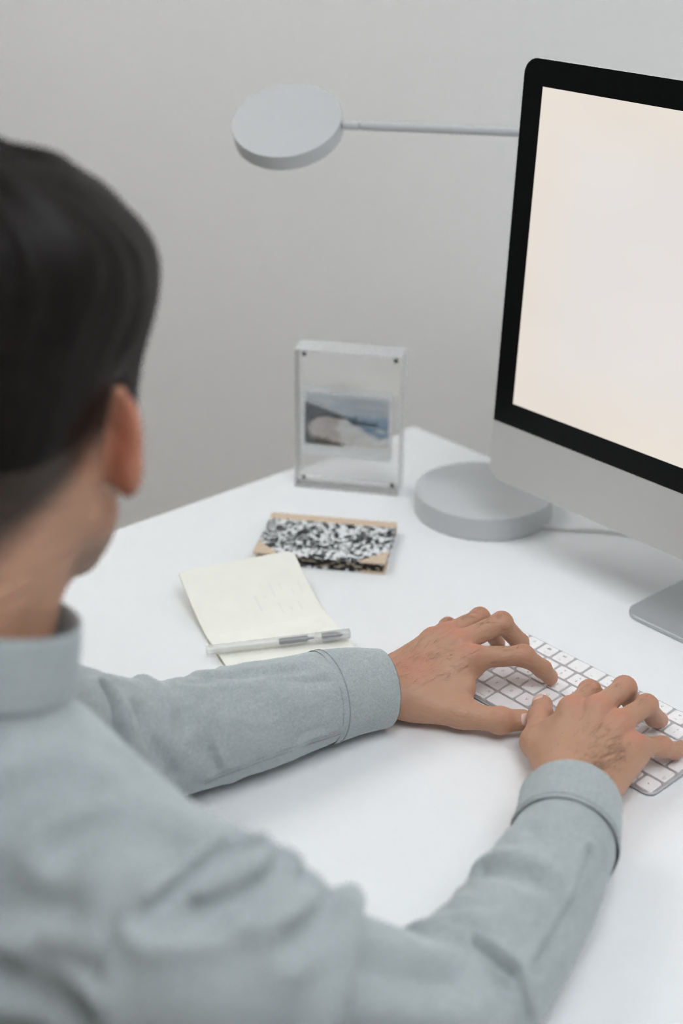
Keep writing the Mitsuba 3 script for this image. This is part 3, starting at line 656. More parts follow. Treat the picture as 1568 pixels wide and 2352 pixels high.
def hand_sdf(P, s):
    D = {k: A3(*v) for k, v in HAND[s].items()}
    W, E = D['W'], ELB[s]
    lat = D['p0'] - D['i0']; lat[2] *= .3; lat /= np.linalg.norm(lat)
    up = A3(0, 0, 1)
    pm = None
    for f, w0, rw, rm in (('i', -.017, .0150, .0125), ('m', -.006, .0160, .0122), ('r', .006, .0155, .0115), ('p', .016, .0140, .0108)):
        a = W + lat * w0 + up * .001; b = D[f + '0'] - up * .0035
        d = cone(P, a, b, rw, rm)
        d = smin(d, cone(P, a - up * .006, b - up * .009, rw * .95, rm * .9), .006)
        pm = d if pm is None else smin(pm, d, .009)
    # tendons and knuckles on the back of the hand
    for f in 'imrp':
        pm = smin(pm, cone(P, W + (D[f + '0'] - W) * .35 + up * .0045, D[f + '0'] + up * .0030, .0045, .0062), .008)
    # heel of the thumb, outer edge of the hand
    pm = smin(pm, cone(P, D['t0'], D['t1'], .0165, .0125), .014)
    pm = smin(pm, cone(P, W * .55 + D['t1'] * .45, D['i0'] * .45 + D['t1'] * .55, .0120, .0080), .016)
    pm = smin(pm, cone(P, W + lat * .018 - up * .006, D['p0'] - up * .010, .0150, .0110), .012)
    # forearm: two bones side by side
    ax = (E - W) / np.linalg.norm(E - W)
    for o in (-.0125, .0125):
        pm = smin(pm, cone(P, W + lat * o, W + ax * .09 + lat * o * .7, .0185, .0185), .010)
    pm = smin(pm, cone(P, W + ax * .02, W + ax * .20, .022, .024), .014)
    out = pm
    # thumb
    th = cone(P, D['t1'], D['t2'], .0120, .0112)
    th = smin(th, cone(P, D['t2'], D['t3'], .0110, .0098), .004)
    th = smin(th, cone(P, D['t2'], D['t2'] + .002 * up, .0118, .0118), .004)
    fl = None
    for f, k in (('i', 1.0), ('m', 1.03), ('r', .97), ('p', .86)):
        a, b, c, d = (D[f + str(i)] for i in range(4))
        q = cone(P, a, b, .0108 * k, .0092 * k)
        q = smin(q, cone(P, b, b + .0001, .0101 * k, .0101 * k), .005)
        q = smin(q, cone(P, b, c, .0093 * k, .0084 * k), .004)
        q = smin(q, cone(P, c, d, .0086 * k, .0074 * k), .004)
        fl = q if fl is None else smin(fl, q, .0015)
    out = smin(out, fl, .008)
    # a tighter union between the thumb and the curled fingers than at its root
    return smin(out, th, .009)
hands = {}
for s in 'LR':
    W = A3(*HAND[s]['W'])
    ax = (ELB[s] - W) / np.linalg.norm(ELB[s] - W)
    pts = np.array(list(HAND[s].values())); lo = pts.min(0) - .03; hi = pts.max(0) + .03
    endp = W + ax * .11
    lo = np.minimum(lo, endp - .05); hi = np.maximum(hi, endp + .05); lo[2] = -.004
    def fh(P, s=s, ax=ax, W=W):
        d = hand_sdf(P, s)
        d = d + .00022 * (meshkit.fbm(P * 420, 2, 3) - .5) + .0006 * (meshkit.noise(P * 90, 5) - .5)
        d = np.maximum(d, .0012 - P[:, 2])                    # rests on the desk
        return np.maximum(d, (P - W) @ ax - .10)
    hands[s] = (fh, taubin(nets(fh, lo, hi, .0013), 4))

# head: own axes, x to the right, y forward, z up, origin between the ears
HAZ, HPI, HRO = math.radians(-37), math.radians(-17), math.radians(0)
Hy = A3(math.sin(HAZ), math.cos(HAZ), 0); Hx = A3(math.cos(HAZ), -math.sin(HAZ), 0); Hz = A3(0, 0, 1)
Hy, Hz = math.cos(HPI) * Hy + math.sin(HPI) * Hz, -math.sin(HPI) * Hy + math.cos(HPI) * Hz
Hx, Hz = math.cos(HRO) * Hx + math.sin(HRO) * Hz, -math.sin(HRO) * Hx + math.cos(HRO) * Hz
HR = np.stack([Hx, Hy, Hz], -1)
HO = A3(-.0395, -.5395, .4255)
NB = A3(-.001, -.636, .300)                                    # base of the neck
def head_l(q):
    """head and face in head axes"""
    d = ell(q, (0, -.010, .045), (.0750, .0900, .0850))
    d = smin(d, ell(q, (0, .045, -.015), (.060, .054, .085)), .03)
    d = smin(d, ell(q, (0, -.045, .005), (.058, .048, .055)), .03)
    d = smin(d, ell(q, (0, .032, .020), (.0680, .055, .048)), .02)
    for s in (-1, 1):
        d = smin(d, cone(q, (s * .055, .004, -.052), (s * .022, .074, -.090), .0185, .0170), .025)
        d = smin(d, cone(q, (s * .046, .060, -.018), (s * .046, .040, -.015), .021, .021), .02)
        d = smin(d, cone(q, (s * .012, .091, .030), (s * .040, .078, .030), .0095, .009), .012)
    d = smin(d, cone(q, (-.012, .078, -.090), (.012, .078, -.090), .0150, .0150), .02)
    d = smin(d, cone(q, (0, .094, .018), (0, .112, -.016), .0075, .0105), .010)
    for s in (-1, 1):
        d = smin(d, cone(q, (s * .011, .102, -.019), (s * .009, .104, -.019), .0062, .0062), .006)
        d = np.maximum(d, -ell(q, (s * .032, .102, .010), (.017, .013, .010)) - .004)
        d = smin(d, ell(q, (s * .032, .082, .010), (.0125, .0125, .0115)), .003)
    d = smin(d, ell(q, (0, .0945, -.044), (.024, .0095, .0050)), .006)
    d = smin(d, ell(q, (0, .0930, -.054), (.021, .0095, .0056)), .006)
    return d
def ear_l(q, s):
    p = q * np.array([s, 1, 1])
    a = math.radians(52)                          # stands off the head at the back
    c, sn = math.cos(a), math.sin(a)
    R = np.array([[c, sn, 0], [sn, -c, 0], [0, 0, 1.]]).T
    e = A3(.0830, -.020, -.008)
    t = math.radians(4); Rt = np.array([[1, 0, 0], [0, math.cos(t), -math.sin(t)], [0, math.sin(t), math.cos(t)]])
    R = R @ Rt
    # own axes of the ear: thickness, front-back, height
    w = (p - e) @ R
    d = ell(w, (0, 0, .006), (.0058, .0190, .0265))
    d = smin(d, ell(w, (0, .006, -.017), (.0050, .0095, .0130)), .010)
    d = np.maximum(d, -ell(w, (.0085, .002, .004), (.0070, .0105, .0185)))
    d = smin(d, cone(w, (.001, -.0150, .012), (.001, -.004, .0335), .0036, .0036), .004)
    return smin(d, cone(p, (.066, -.006, -.014), (.076, -.012, -.010), .013, .010), .010)
def head_sdf(P):
    q = (P - HO) @ HR
    d = head_l(q)
    for s in (-1, 1):
        d = smin(d, ear_l(q, s), .005)
    nk = cone(P, HO + HR @ A3(0, -.030, -.035), NB, .0560, .0600)
    nk = smin(nk, cone(P, HO + HR @ A3(0, .025, -.075), NB + A3(-.01, .045, .005), .040, .046), .02)
    for s in (-1, 1):
        nk = smin(nk, cone(P, HO + HR @ A3(s * .050, -.018, -.030), NB + A3(s * .018, .055, -.012), .013, .012), .018)
    d = smin(d, nk, .022)
    return d
headm = taubin(nets(lambda P: np.maximum(head_sdf(P), NB[2] - .02 - P[:, 2]), HO - A3(.15, .19, .19), HO + A3(.15, .17, .17), .0026), 6)

TC = A3(.012, -.640, 0)
def torso_core(P, o=0.0):
    d = cone(P, SHO['R'] + A3(-.025, -.010, -.006), SHO['L'] + A3(.025, -.010, -.006), .054 + o, .054 + o)
    d = smin(d, ell(P, TC + A3(0, .012, .09), (.165 + o, .110 + o, .200)), .06)
    d = smin(d, ell(P, TC + A3(0, .0, -.10), (.158 + o, .108 + o, .200)), .06)
    d = smin(d, cone(P, NB + A3(0, -.006, -.056), SHO['R'] + A3(-.03, -.004, .0), .046 + o, .026 + o), .05)
    d = smin(d, cone(P, NB + A3(0, -.006, -.056), SHO['L'] + A3(.03, -.004, .0), .046 + o, .026 + o), .05)
    return d
def body_low(P):
    d = torso_core(P, -.014)
    d = smin(d, cone(P, NB + A3(0, 0, .02), NB + A3(0, .01, -.06), .056, .06), .03)
    for s in 'LR':
        W = A3(*HAND[s]['W'])
        d = smin(d, cone(P, SHO[s] - A3(0, 0, .006), ELB[s] - A3(0, .006, .004), .035, .024), .03)
        d = smin(d, cone(P, ELB[s] - A3(0, .006, .004), ELB[s] + (W - ELB[s]) * .35, .025, .027), .02)
        d = smin(d, cone(P, ELB[s] + (W - ELB[s]) * .35, ELB[s] + (W - ELB[s]) * .75, .027, .023), .02)
    return d
bodym = taubin(nets(body_low, (-.30, -.80, -.29), (.32, -.12, .36), .0055), 3)
def join(ms):
    out = None
    for m in ms:
        k = m3.Manifold(m3.Mesh(np.ascontiguousarray(m.vertices, np.float32), np.ascontiguousarray(m.faces, np.uint32)))
        if k.status() != m3.Error.NoError:
            return cat(*ms)
        out = k if out is None else out + k
    return man(out)
body = join([bodym, headm, hands['L'][1], hands['R'][1]])

# skin tone per vertex: redder knuckles and ears, close-cropped hair showing at the nape, stubble on the jaw
V = np.asarray(body.vertices)
col = np.tile(A3(.44, .245, .160), (len(V), 1))
def blob(c, r, tint, a):
    global col
    w = a * np.exp(-((V - np.asarray(c)) ** 2).sum(1) / r**2)[:, None]
    col = col * (1 - w) + w * np.asarray(tint)
RED = (.50, .185, .125)
for s in 'LR':
    H = HAND[s]
    for k in ('i0', 'm0', 'r0', 'p0'):
        blob(A3(*H[k]) + A3(0, 0, .010), .010, RED, .55)
    for k in ('i1', 'm1', 'r1', 'p1', 't2'):
        blob(A3(*H[k]) + A3(0, 0, .006), .010, RED, .32)
    for k in ('i3', 'm3', 'r3', 'p3', 't3'):
        blob(H[k], .010, (.48, .22, .165), .5)
blob(A3(*HAND['L']['W']) + A3(.014, .02, .02), .020, RED, .45)
mott = meshkit.fbm(V * 55, 3, 4) - .5
col *= 1 + .10 * mott[:, None] * A3(.8, 1.2, 1.2)
q = (V - HO) @ HR
onhead = (V[:, 2] > .29) & (np.linalg.norm(V - HO, axis=1) < .25)
earw = np.exp(-(((np.abs(q[:, 0]) - .088) / .014) ** 2 + ((q[:, 1] + .020) / .026) ** 2 + ((q[:, 2] + .008) / .042) ** 2)) * onhead
col = col * (1 - .85 * earw[:, None]) + .85 * earw[:, None] * A3(.38, .085, .048)
def sst(a, b, x):
    t = np.clip((x - a) / (b - a), 0, 1); return t * t * (3 - 2 * t)
def hairline(q):
    """how far inside the haired scalp, metres along z: positive is hair"""
    back = q[:, 2] - (.008 + 1.15 * np.clip(q[:, 1] + .03, -.100, 0)) + .03 * sst(-.01, .01, q[:, 1])
    return np.minimum(back, .02 + .6 * (q[:, 2] - .045) + (.045 - q[:, 1]) * .8)
hl = hairline(q)
crop = sst(-.042, -.002, hl) * onhead * (earw < .25)
col = col * (1 - .95 * crop[:, None]) + .95 * crop[:, None] * A3(.018, .0155, .014)
stub = onhead * sst(-.035, -.060, q[:, 2]) * sst(.0, .03, q[:, 1]) * (q[:, 2] > -.13) * .45
col = col * (1 - stub[:, None]) + stub[:, None] * A3(.10, .075, .06)
JOINTS = []
for s in 'LR':
    H = HAND[s]
    for f in 'imrp':
        for k, l, a in (('1', .0052, 1.0), ('2', .0040, .8)):
            b0 = A3(*H[f + str(int(k) - 1)]); b1 = A3(*H[f + k]); b2 = A3(*H[f + str(int(k) + 1)])
            t = (b2 - b0) / np.linalg.norm(b2 - b0)
            n_ = np.array([0, 0, 1.]) - t * t[2]; n_ /= np.linalg.norm(n_)
            JOINTS.append((b1 + n_ * .009 + A3(0, 0, Z0), t, l, a))
    b1 = A3(*H['t2']); t = A3(*H['t3']) - A3(*H['t1']); t /= np.linalg.norm(t)
    w_ = A3(.66, -.45, .55) if s == 'L' else A3(-.75, .15, .60)
    JOINTS.append((b1 + w_ * .011 + A3(0, 0, Z0), t, .006, 1.0))
def skin_relief(p, n, uv):
    out = .0006 * fbm(p.x * 700, p.y * 700, p.z * 700, 2) + .0010 * smoothstep(.55, .75, fbm(p.x * 150, p.y * 60, p.z * 150, 2))
    for c, t, l, a in JOINTS:
        dx, dy, dz = p.x - float(c[0]), p.y - float(c[1]), p.z - float(c[2])
        u = dx * float(t[0]) + dy * float(t[1]) + dz * float(t[2])
        r2 = dx * dx + dy * dy + dz * dz
        w = dr.exp(-dr.square(u / l)) * dr.exp(-(r2 - u * u) / (.0075 ** 2))
        out = out - float(a) * .0011 * w * dr.square(dr.sin(u * (3.1416 / .0021) + 1.2 * noise(p.x * 500, p.y * 500, p.z * 500)))
    return out
scene['mat_skin'] = {'type': 'twosided', 'bsdf': {'type': 'bumpmap', 'tex': proc(skin_relief, .0003), 'scale': .55,
                     'bsdf': {'type': 'principled', 'base_color': {'type': 'mesh_attribute', 'name': 'vertex_color'}, 'roughness': .50, 'specular': .42}}}
obj('person__body', body, 'mat_skin', True, color=np.clip(col, 0, 1))

# finger nails: small curved plates on the last joint
mat('mat_nail', (.60, .42, .37), .28, .5)
nails = 0
def nail(s, k0, k1, want, w, L):
    global nails
    f = hands[s][0]; a, b = A3(*HAND[s][k0]), A3(*HAND[s][k1]); t = (b - a) / np.linalg.norm(b - a)
    n = np.asarray(want, float); n = n - t * (n @ t); n /= np.linalg.norm(n); x = np.cross(t, n)
    u, v = np.meshgrid(np.linspace(-1, 1, 15), np.linspace(-1, 1, 15), indexing='ij')
    uu, vv_ = u * np.sqrt(1 - .38 * v * v), v * np.sqrt(1 - .38 * u * u)
    P = b + t * (.0005 if k1 == 't3' else .0030) + (uu.reshape(-1, 1) * w / 2) * x + (vv_.reshape(-1, 1) * L / 2) * t + n * .0085
    P = onto(lambda Q: hand_sdf(Q, s), P, 5)
    e = np.maximum(np.abs(u), np.abs(v)).ravel()
    P = P + n * np.where(e > .93, -.0003, .0007)[:, None]
    i, j = np.meshgrid(np.arange(14), np.arange(14), indexing='ij'); a0 = i * 15 + j
    F = np.stack([a0, a0 + 15, a0 + 16, a0 + 1], -1).reshape(-1, 4)
    obj('person__body__fingernail' + (f'_{nails:03d}' if nails else ''), (P, F), 'mat_nail', True); nails += 1
CAM = EYE - A3(0, 0, Z0)
for s in 'LR':
    nail(s, 't2', 't3', (.66, -.45, .55) if s == 'L' else (-.75, .15, .60), .0125, .0140)
    for fgr, w in (('i', .0108), ('m', .0112), ('r', .0105), ('p', .0088)):
        a, b = A3(*HAND[s][fgr + '2']), A3(*HAND[s][fgr + '3'])
        nail(s, fgr + '2', fgr + '3', A3(*HAND[s][fgr + '3']) * A3(0, 0, 0) + A3(0, 1, .55), w, .0110)

# hairs on wrists, back of the hands and fingers: short tapering strands
mat('mat_arm_hair', (.050, .032, .022), .5, .4)
def strands(s, n, seed):
    r_ = np.random.default_rng(seed)
    D = {k: A3(*v) for k, v in HAND[s].items()}; W = D['W']; ax = (ELB[s] - W) / np.linalg.norm(ELB[s] - W)
    lat = D['p0'] - D['i0']; lat[2] = 0; lat /= np.linalg.norm(lat)
    P, fl = [], []
    for _ in range(n):
        z = r_.random()
        if z < .62:
            t = r_.random(); o = r_.normal(0, .016) + (.020 if s == 'R' else 0)
            if s == 'L' and r_.random() < .4: o = r_.normal(-.008, .012)
            b = W + ax * (.03 - .085 * t**1.15) + lat * o + A3(0, 0, .03)
        elif z < .88 and s == 'R':
            b = W + (D['p0'] - W) * (.02 + .62 * r_.random()) + lat * r_.normal(.010, .006) + A3(0, 0, .022)
        else:
            f = 'imrp'[r_.integers(4)]; t = r_.random()
            b = D[f + '0'] + (D[f + '1'] - D[f + '0']) * (.35 + .6 * t) + A3(0, 0, .014) + r_.normal(0, .003, 3)
        P.append(b); fl.append(-ax * .75 + lat * (.55 if s == 'R' else -.35) + r_.normal(0, .20, 3))
    P = onto(lambda Q: hand_sdf(Q, s), np.array(P), 7); N = grad(lambda Q: hand_sdf(Q, s), P)
    fl = np.array(fl); fl -= N * (fl * N).sum(1, keepdims=True); fl /= np.linalg.norm(fl, axis=1, keepdims=True)
    ok = np.linalg.norm(P - W, axis=1) < .2
    Ls = np.where(P[:, 1] > -.075, r_.uniform(.0035, .0065, len(P)), r_.uniform(.005, .0105, len(P))); Vv, Ff = [], []
    for p, nn, d, L, k in zip(P, N, fl, Ls, ok):
        if not k or p[2] < .006: continue
        sd = np.cross(nn, d); base = len(Vv) * 1
        pts = [p - nn * .0004, p + d * L * .35 + nn * L * .20, p + d * L * .7 + nn * L * .27, p + d * L + nn * L * .22]
        rs = [.000060, .000052, .000036]
        b0 = len(Vv)
        for q_, rr in zip(pts[:3], rs):
            Vv += [q_ + sd * rr, q_ + nn * rr * 1.2, q_ - sd * rr]
        Vv.append(pts[3])
        for k2 in range(2):
            for i in range(3):
                a0, a1, c0, c1 = b0 + k2 * 3 + i, b0 + k2 * 3 + (i + 1) % 3, b0 + k2 * 3 + 3 + i, b0 + k2 * 3 + 3 + (i + 1) % 3
                Ff += [(a0, a1, c1), (a0, c1, c0)]
        for i in range(3):
            Ff.append((b0 + 6 + i, b0 + 6 + (i + 1) % 3, b0 + 9))
    return trimesh.Trimesh(np.array(Vv), np.array(Ff), process=False)
obj('person__body__arm_hair', cat(strands('L', 520, 3), strands('R', 620, 4)), 'mat_arm_hair', False, 'dark hair on the wrists and hands', kind='stuff')

# head hair: a thick top swept to one side over closely clipped sides
def hair_sdf(P):
    q = (P - HO) @ HR
    sk = ell(q, (0, -.010, .045), (.0750, .0900, .0850))
    sk = smin(sk, ell(q, (0, -.045, .005), (.058, .048, .055)), .03)
    sk = smin(sk, ell(q, (0, .032, .020), (.0680, .055, .048)), .02)
    th = .0035 + .0230 * sst(.030, .115, q[:, 2]) + .002 * sst(-.03, .05, q[:, 1]) * sst(.080, .130, q[:, 2]) + .004 * sst(-.01, .05, q[:, 2])
    th = th * sst(-.006, .045, hairline(q)) - .006 * sst(.004, -.010, hairline(q))
    # locks run from the crown outwards
    cr = q - A3(-.012, -.055, .115)
    az = np.arctan2(cr[:, 0], cr[:, 1]); rad = np.hypot(cr[:, 0], cr[:, 1])
    k = np.stack([np.cos(az + 6 * rad) * 4.2, np.sin(az + 6 * rad) * 4.2, rad * 9 + q[:, 2] * 5], -1)
    k2 = np.stack([np.cos(az + 6 * rad) * 13, np.sin(az + 6 * rad) * 13, rad * 16 + q[:, 2] * 10], -1)
    th = th * (.80 + .42 * meshkit.noise(k, 5)) + np.clip(th, 0, .02) * .34 * (meshkit.noise(k2, 9) - .5)
    # leaves the ears free
    e = np.minimum(ell(q, (.083, -.016, -.008), (.027, .025, .041)), ell(q, (-.083, -.016, -.008), (.027, .025, .041)))
    return np.maximum(sk - th, -e)
hairm = taubin(nets(hair_sdf, HO - A3(.14, .16, .10), HO + A3(.14, .16, .20), .0022), 2)
mat('mat_hair', proc(lambda p, n, uv: mix((.004, .0035, .0034), (.015, .0115, .010), fbm(p.x * 240, p.y * 240, p.z * 70))), .5, .15)
obj('person__hair', hairm, 'mat_hair', True, 'short dark brown hair, clipped close at the sides')

# ------------------------------------------------------------------ shirt
def cloth(p, n, uv):
    a = noise(p.x * 1500, p.y * 1500, p.z * 1500); b = fbm(p.x * 420, p.y * 420, p.z * 420); c = fbm(p.x * 26, p.y * 26, p.z * 26)
    return mix((.300, .340, .346), (.425, .462, .468), dr.clip(.5 + 1.25 * (a - .5) + .6 * (b - .5) + .6 * (c - .5), 0, 1))
mat('mat_shirt', proc(cloth), .85, .15, sheen=.25, bump=(lambda p, n, uv: noise(p.x * 1100, p.y * 1100, p.z * 1100), .00025, .0004))
mat('mat_seam', proc(lambda p, n, uv: mix((.24, .27, .27), (.36, .39, .39), noise(p.x * 900, p.y * 900, p.z * 900))), .85, .15)

def wrinkle(P, seed, f=(9, 9, 9), sharp=2.0):
    """ridged noise from 0 to 1"""
    n = meshkit.fbm(P * np.asarray(f), 3, seed)
    return (1 - np.abs(2 * n - 1)) ** sharp
nd_ = HO + HR @ A3(0, -.030, -.035) - NB; nd_ /= np.linalg.norm(nd_)
cn_ = nd_ + A3(0, 0, .55); cn_ /= np.linalg.norm(cn_)
cx_ = np.cross(A3(-.6, .8, 0), cn_); cx_ /= np.linalg.norm(cx_); cy_ = np.cross(cn_, cx_)
CC = NB + nd_ * .030 + A3(.0075, .0085, 0)
def segs(P, pts):
    best = None
    for a, b in zip(pts[:-1], pts[1:]):
        d = cone(P, a, b, 0, 0)
        best = d if best is None else np.minimum(best, d)
    return best
# folds and creases: a line on the cloth, its half width and its depth
FOLDS = [
 ([(.2136, -.6089, .2556), (.2156, -.5978, .2585), (.2135, -.5762, .2610), (.2064, -.5515, .2564)], .0055, .0150),
 ([(.2151, -.6193, .2500), (.2227, -.6116, .2505), (.2309, -.5984, .2511), (.2335, -.5749, .2513), (.2132, -.5312, .2382)], .0070, .0120),
 ([(.2397, -.5713, .2460), (.2368, -.5511, .2404), (.2179, -.5194, .2218)], .0065, .0100),
 ([(.2543, -.5630, .2274), (.2462, -.5377, .2187), (.2303, -.5123, .2086)], .0075, .0070),
 ([(.1094, -.6442, .2702), (.1106, -.6366, .2728), (.1132, -.6216, .2756), (.1171, -.6074, .2755), (.1217, -.5991, .2737)], .0095, .0095),
 ([(.1474, -.6279, .2585), (.1507, -.6161, .2623), (.1599, -.5981, .2643), (.1807, -.5889, .2637)], .0095, .0080),
 ([(.1653, -.6589, .2156), (.1832, -.6538, .2199), (.2015, -.6487, .2214)], .0065, .0055),
 ([(.1521, -.6762, .2004), (.1662, -.6688, .2004), (.1811, -.6647, .2014), (.2007, -.6601, .2001)], .0090, .0100),
 ([(.1395, -.6659, .2291), (.1497, -.6529, .2356), (.1675, -.6424, .2383)], .0110, .0045),
 ([(.2514, -.4921, .1617), (.2568, -.4758, .1506), (.2562, -.4487, .1316), (.2535, -.4237, .1137)], .0100, .0070),
 ([(.2377, -.3897, .1086), (.2505, -.3854, .1022), (.2583, -.3753, .0874), (.2681, -.3780, .0790), (.2748, -.3802, .0630)], .0038, .0120),
 ([(.1661, -.3112, .0815), (.1837, -.3095, .0931), (.1975, -.3037, .0951), (.2091, -.2994, .0946)], .0080, .0050),
 ([(.2082, -.2328, .0795), (.2243, -.2639, .0781), (.2351, -.2925, .0712), (.2479, -.3305, .0730), (.2563, -.3530, .0763)], .0042, .0055),
 ([(.1856, -.3611, .0881), (.1941, -.3511, .0936), (.2039, -.3468, .0983)], .0070, .0040),
 ([(.1659, -.2549, .0877), (.1846, -.2653, .0944)], .0060, .0020),
 ([(-.1372, -.4219, .1356), (-.1245, -.4229, .1251), (-.1144, -.4271, .1157), (-.1090, -.4320, .0950)], .0045, .0100),
 ([(-.1205, -.4008, .1092), (-.1081, -.4027, .0955), (-.1007, -.4003, .0793), (-.0966, -.3905, .0594)], .0075, .0040),
 ([(-.1480, -.3338, .1000), (-.1366, -.3101, .0999), (-.1242, -.2725, .0929), (-.1124, -.2329, .0865)], .0050, .0030),
 ([(-.1196, -.3644, .0893), (-.1036, -.3634, .0799), (-.0963, -.3583, .0641)], .0070, .0012),
 ([(-.1134, -.3385, .0887), (-.1037, -.3427, .0782), (-.0970, -.3454, .0686), (-.0919, -.3409, .0496)], .0040, -.0022),
 ([(-.0810, -.2650, .0467), (-.0792, -.2516, .0471), (-.0784, -.2397, .0448)], .0040, .0016),
]
def creases(P):
    out = np.zeros(len(P))
    for pts, w, a in FOLDS:
        pts = np.array(pts)
        m = ((P > pts.min(0) - 5 * w) & (P < pts.max(0) + 5 * w)).all(1)
        if not m.any(): continue
        d = segs(P[m], pts)
        out[m] += a * (np.exp(-(d / w) ** 2) - .38 * np.exp(-((d - 2.1 * w) / (1.0 * w)) ** 2))
    return out
ARMHOLE = .2035
def back_folds(P):
    return .010 * (wrinkle(P @ np.array([[.9, .3, 0], [-.3, .9, 0], [.1, .45, 1]]), 21, (4, 4, 13), 3) - .35) * sst(.30, .20, P[:, 2])
def upper_arm(P, s, o=0.0):
    S, E = SHO[s], ELB[s]
    M = S + (E - S) * .55
    M = M - A3(0, .010, .022)
    d = cone(P, S + A3(0, -.007, -.013), M, .067 + o, .054 + o)
    return smin(d, cone(P, M, E, .054 + o, .052 + o), .02)
def shirt_torso(P):
    d = torso_core(P, .006)
    d = smin(d, np.minimum(upper_arm(P, 'R'), upper_arm(P, 'L')), .035)
    d = smin(d, np.maximum(cone(P, CC - .075 * cn_, CC - .010 * cn_, .083, .0765), (P - CC) @ cn_ + .015), .014)
    d = d - .3 * back_folds(P) - .004 * (meshkit.fbm(P * 16, 2, 8) - .5) + creases(P)
    d = np.maximum(d, np.maximum(P[:, 0] - ARMHOLE, -.178 - P[:, 0]))
    return np.maximum(d, -.275 - P[:, 2])
torsom = taubin(nets(shirt_torso, (-.30, -.82, -.29), (.32, -.46, .38), .0040), 10)
obj('person__shirt', torsom, 'mat_shirt', True, 'grey green cotton shirt')
def upper_sleeve(P, s):
    x = 1 if s == 'R' else -1
    d = smin(torso_core(P, .006), upper_arm(P, s), .035) - .0022
    S, E = SHO[s], ELB[s]; ax = (E - S) / np.linalg.norm(E - S)
    t = (P - S) @ ax
    # creases fanning out from the armhole
    q = P - S - t[:, None] * ax
    th = np.arctan2(q @ np.cross(ax, A3(x, 0, 0)), q @ A3(x, 0, 0))
    d = d + creases(P)
    d = d - .004 * (meshkit.fbm(P * 18, 2, 4) - .5)
    # roll of cloth where the sleeve is pushed up above the elbow
    d = d - .0105 * np.exp(-((t - .088 + .045 * np.cos(th)) / .014) ** 2)
    cut = t - .102 + .045 * np.cos(th)
    side = (ARMHOLE - P[:, 0] if s == 'R' else P[:, 0] + .178) - .002
    return np.maximum(np.maximum(d, cut), side)
usl = {s: taubin(nets(lambda P, s=s: upper_sleeve(P, s), np.minimum(SHO[s], ELB[s]) - .10, np.maximum(SHO[s], ELB[s]) + .11, .0034), 4) for s in 'LR'}

def loft(rows, ns, nt, disp, floor=.0016, up=(0, 0, 1), p0=0., p1=1.):
    """sleeve: rows of (x, y, z, lateral half width, vertical half width); disp(u, theta, s) is added along the radius"""
    c, s = spline(rows, ns)
    k0, k1 = int(p0 * (ns - 1)), int(p1 * (ns - 1)) + 1
    t = np.gradient(c[:, :3], axis=0); t /= np.linalg.norm(t, axis=1, keepdims=True)
    x = np.cross(t, np.asarray(up, float)); x /= np.linalg.norm(x, axis=1, keepdims=True)
    y = np.cross(x, t)
    th = np.linspace(0, 2 * np.pi, nt, endpoint=False)
    U, TH = np.meshgrid(s / s[-1], th, indexing='ij')
    dr_ = disp(U, TH, s[-1])
    ca, sa = np.cos(TH), np.sin(TH)
    rr = np.sqrt((c[:, 3:4] * ca) ** 2 + (c[:, 4:5] * sa) ** 2)
    k = (rr + dr_) / rr
    P = c[:, None, :3] + (c[:, 3:4] * ca * k)[..., None] * x[:, None] + (c[:, 4:5] * sa * k)[..., None] * y[:, None]
    if floor is not None:
        z = P[..., 2]; P[..., 2] = np.where(z < floor + .01, floor + .01 * np.exp(np.minimum((z - floor - .01) / .01, 0)), z) if False else np.maximum(z, floor + .0004 * np.sin(U * 90))
    P = P[k0:k1]
    ctr = c[k0:k1, None, :3]; ou_ = P - ctr; ou_ /= np.linalg.norm(ou_, axis=2, keepdims=True)
    P = P - creases(P.reshape(-1, 3)).reshape(P.shape[:2])[..., None] * ou_
    if floor is not None: P[..., 2] = np.maximum(P[..., 2], floor)
    n = len(P); V = P.reshape(-1, 3); i, j = np.meshgrid(np.arange(n - 1), np.arange(nt), indexing='ij')
    a, b = i * nt + j, i * nt + (j + 1) % nt
    F = np.stack([a, a + nt, b + nt, b], -1).reshape(-1, 4)
    return P, V, F
def close_tube(P, th, back):
    """gives a tube P (n, nt, 3) an inner wall of the last "back" rings so that its mouth has a thick rim"""
    n, nt, _ = P.shape
    c = P.mean(1, keepdims=True); r = P - c; L = np.linalg.norm(r, axis=2, keepdims=True)
    inner = c + r * (1 - th / L)
    ax = c[-1, 0] - c[-2, 0]; ax /= np.linalg.norm(ax)
    lip = (P[-1:] + inner[-1:]) / 2 + ax * th * .6
    rings = [P, lip, inner[::-1][:back]]
    A = np.concatenate(rings, 0); m = len(A)
    V = A.reshape(-1, 3); i, j = np.meshgrid(np.arange(m - 1), np.arange(nt), indexing='ij')
    a, b = i * nt + j, i * nt + (j + 1) % nt
    return V, np.stack([a, a + nt, b + nt, b], -1).reshape(-1, 4)
def ridge(U, TH, u0, t0, u1, t1, w, amp, L=1):
    """a fold along the line (u0, t0) to (u1, t1) in sleeve coordinates, width w in metres-like units"""
    dt = (TH - t0 + np.pi) % (2 * np.pi) - np.pi
    ax, ay = (u1 - u0) * L, (t1 - t0) * .05
    px, py = (U - u0) * L, dt * .05
    t = np.clip((px * ax + py * ay) / (ax * ax + ay * ay), 0, 1)
    d2 = (px - t * ax) ** 2 + (py - t * ay) ** 2
    return amp * np.exp(-d2 / w**2) * (1 - .35 * (2 * t - 1) ** 2)
PI = np.pi
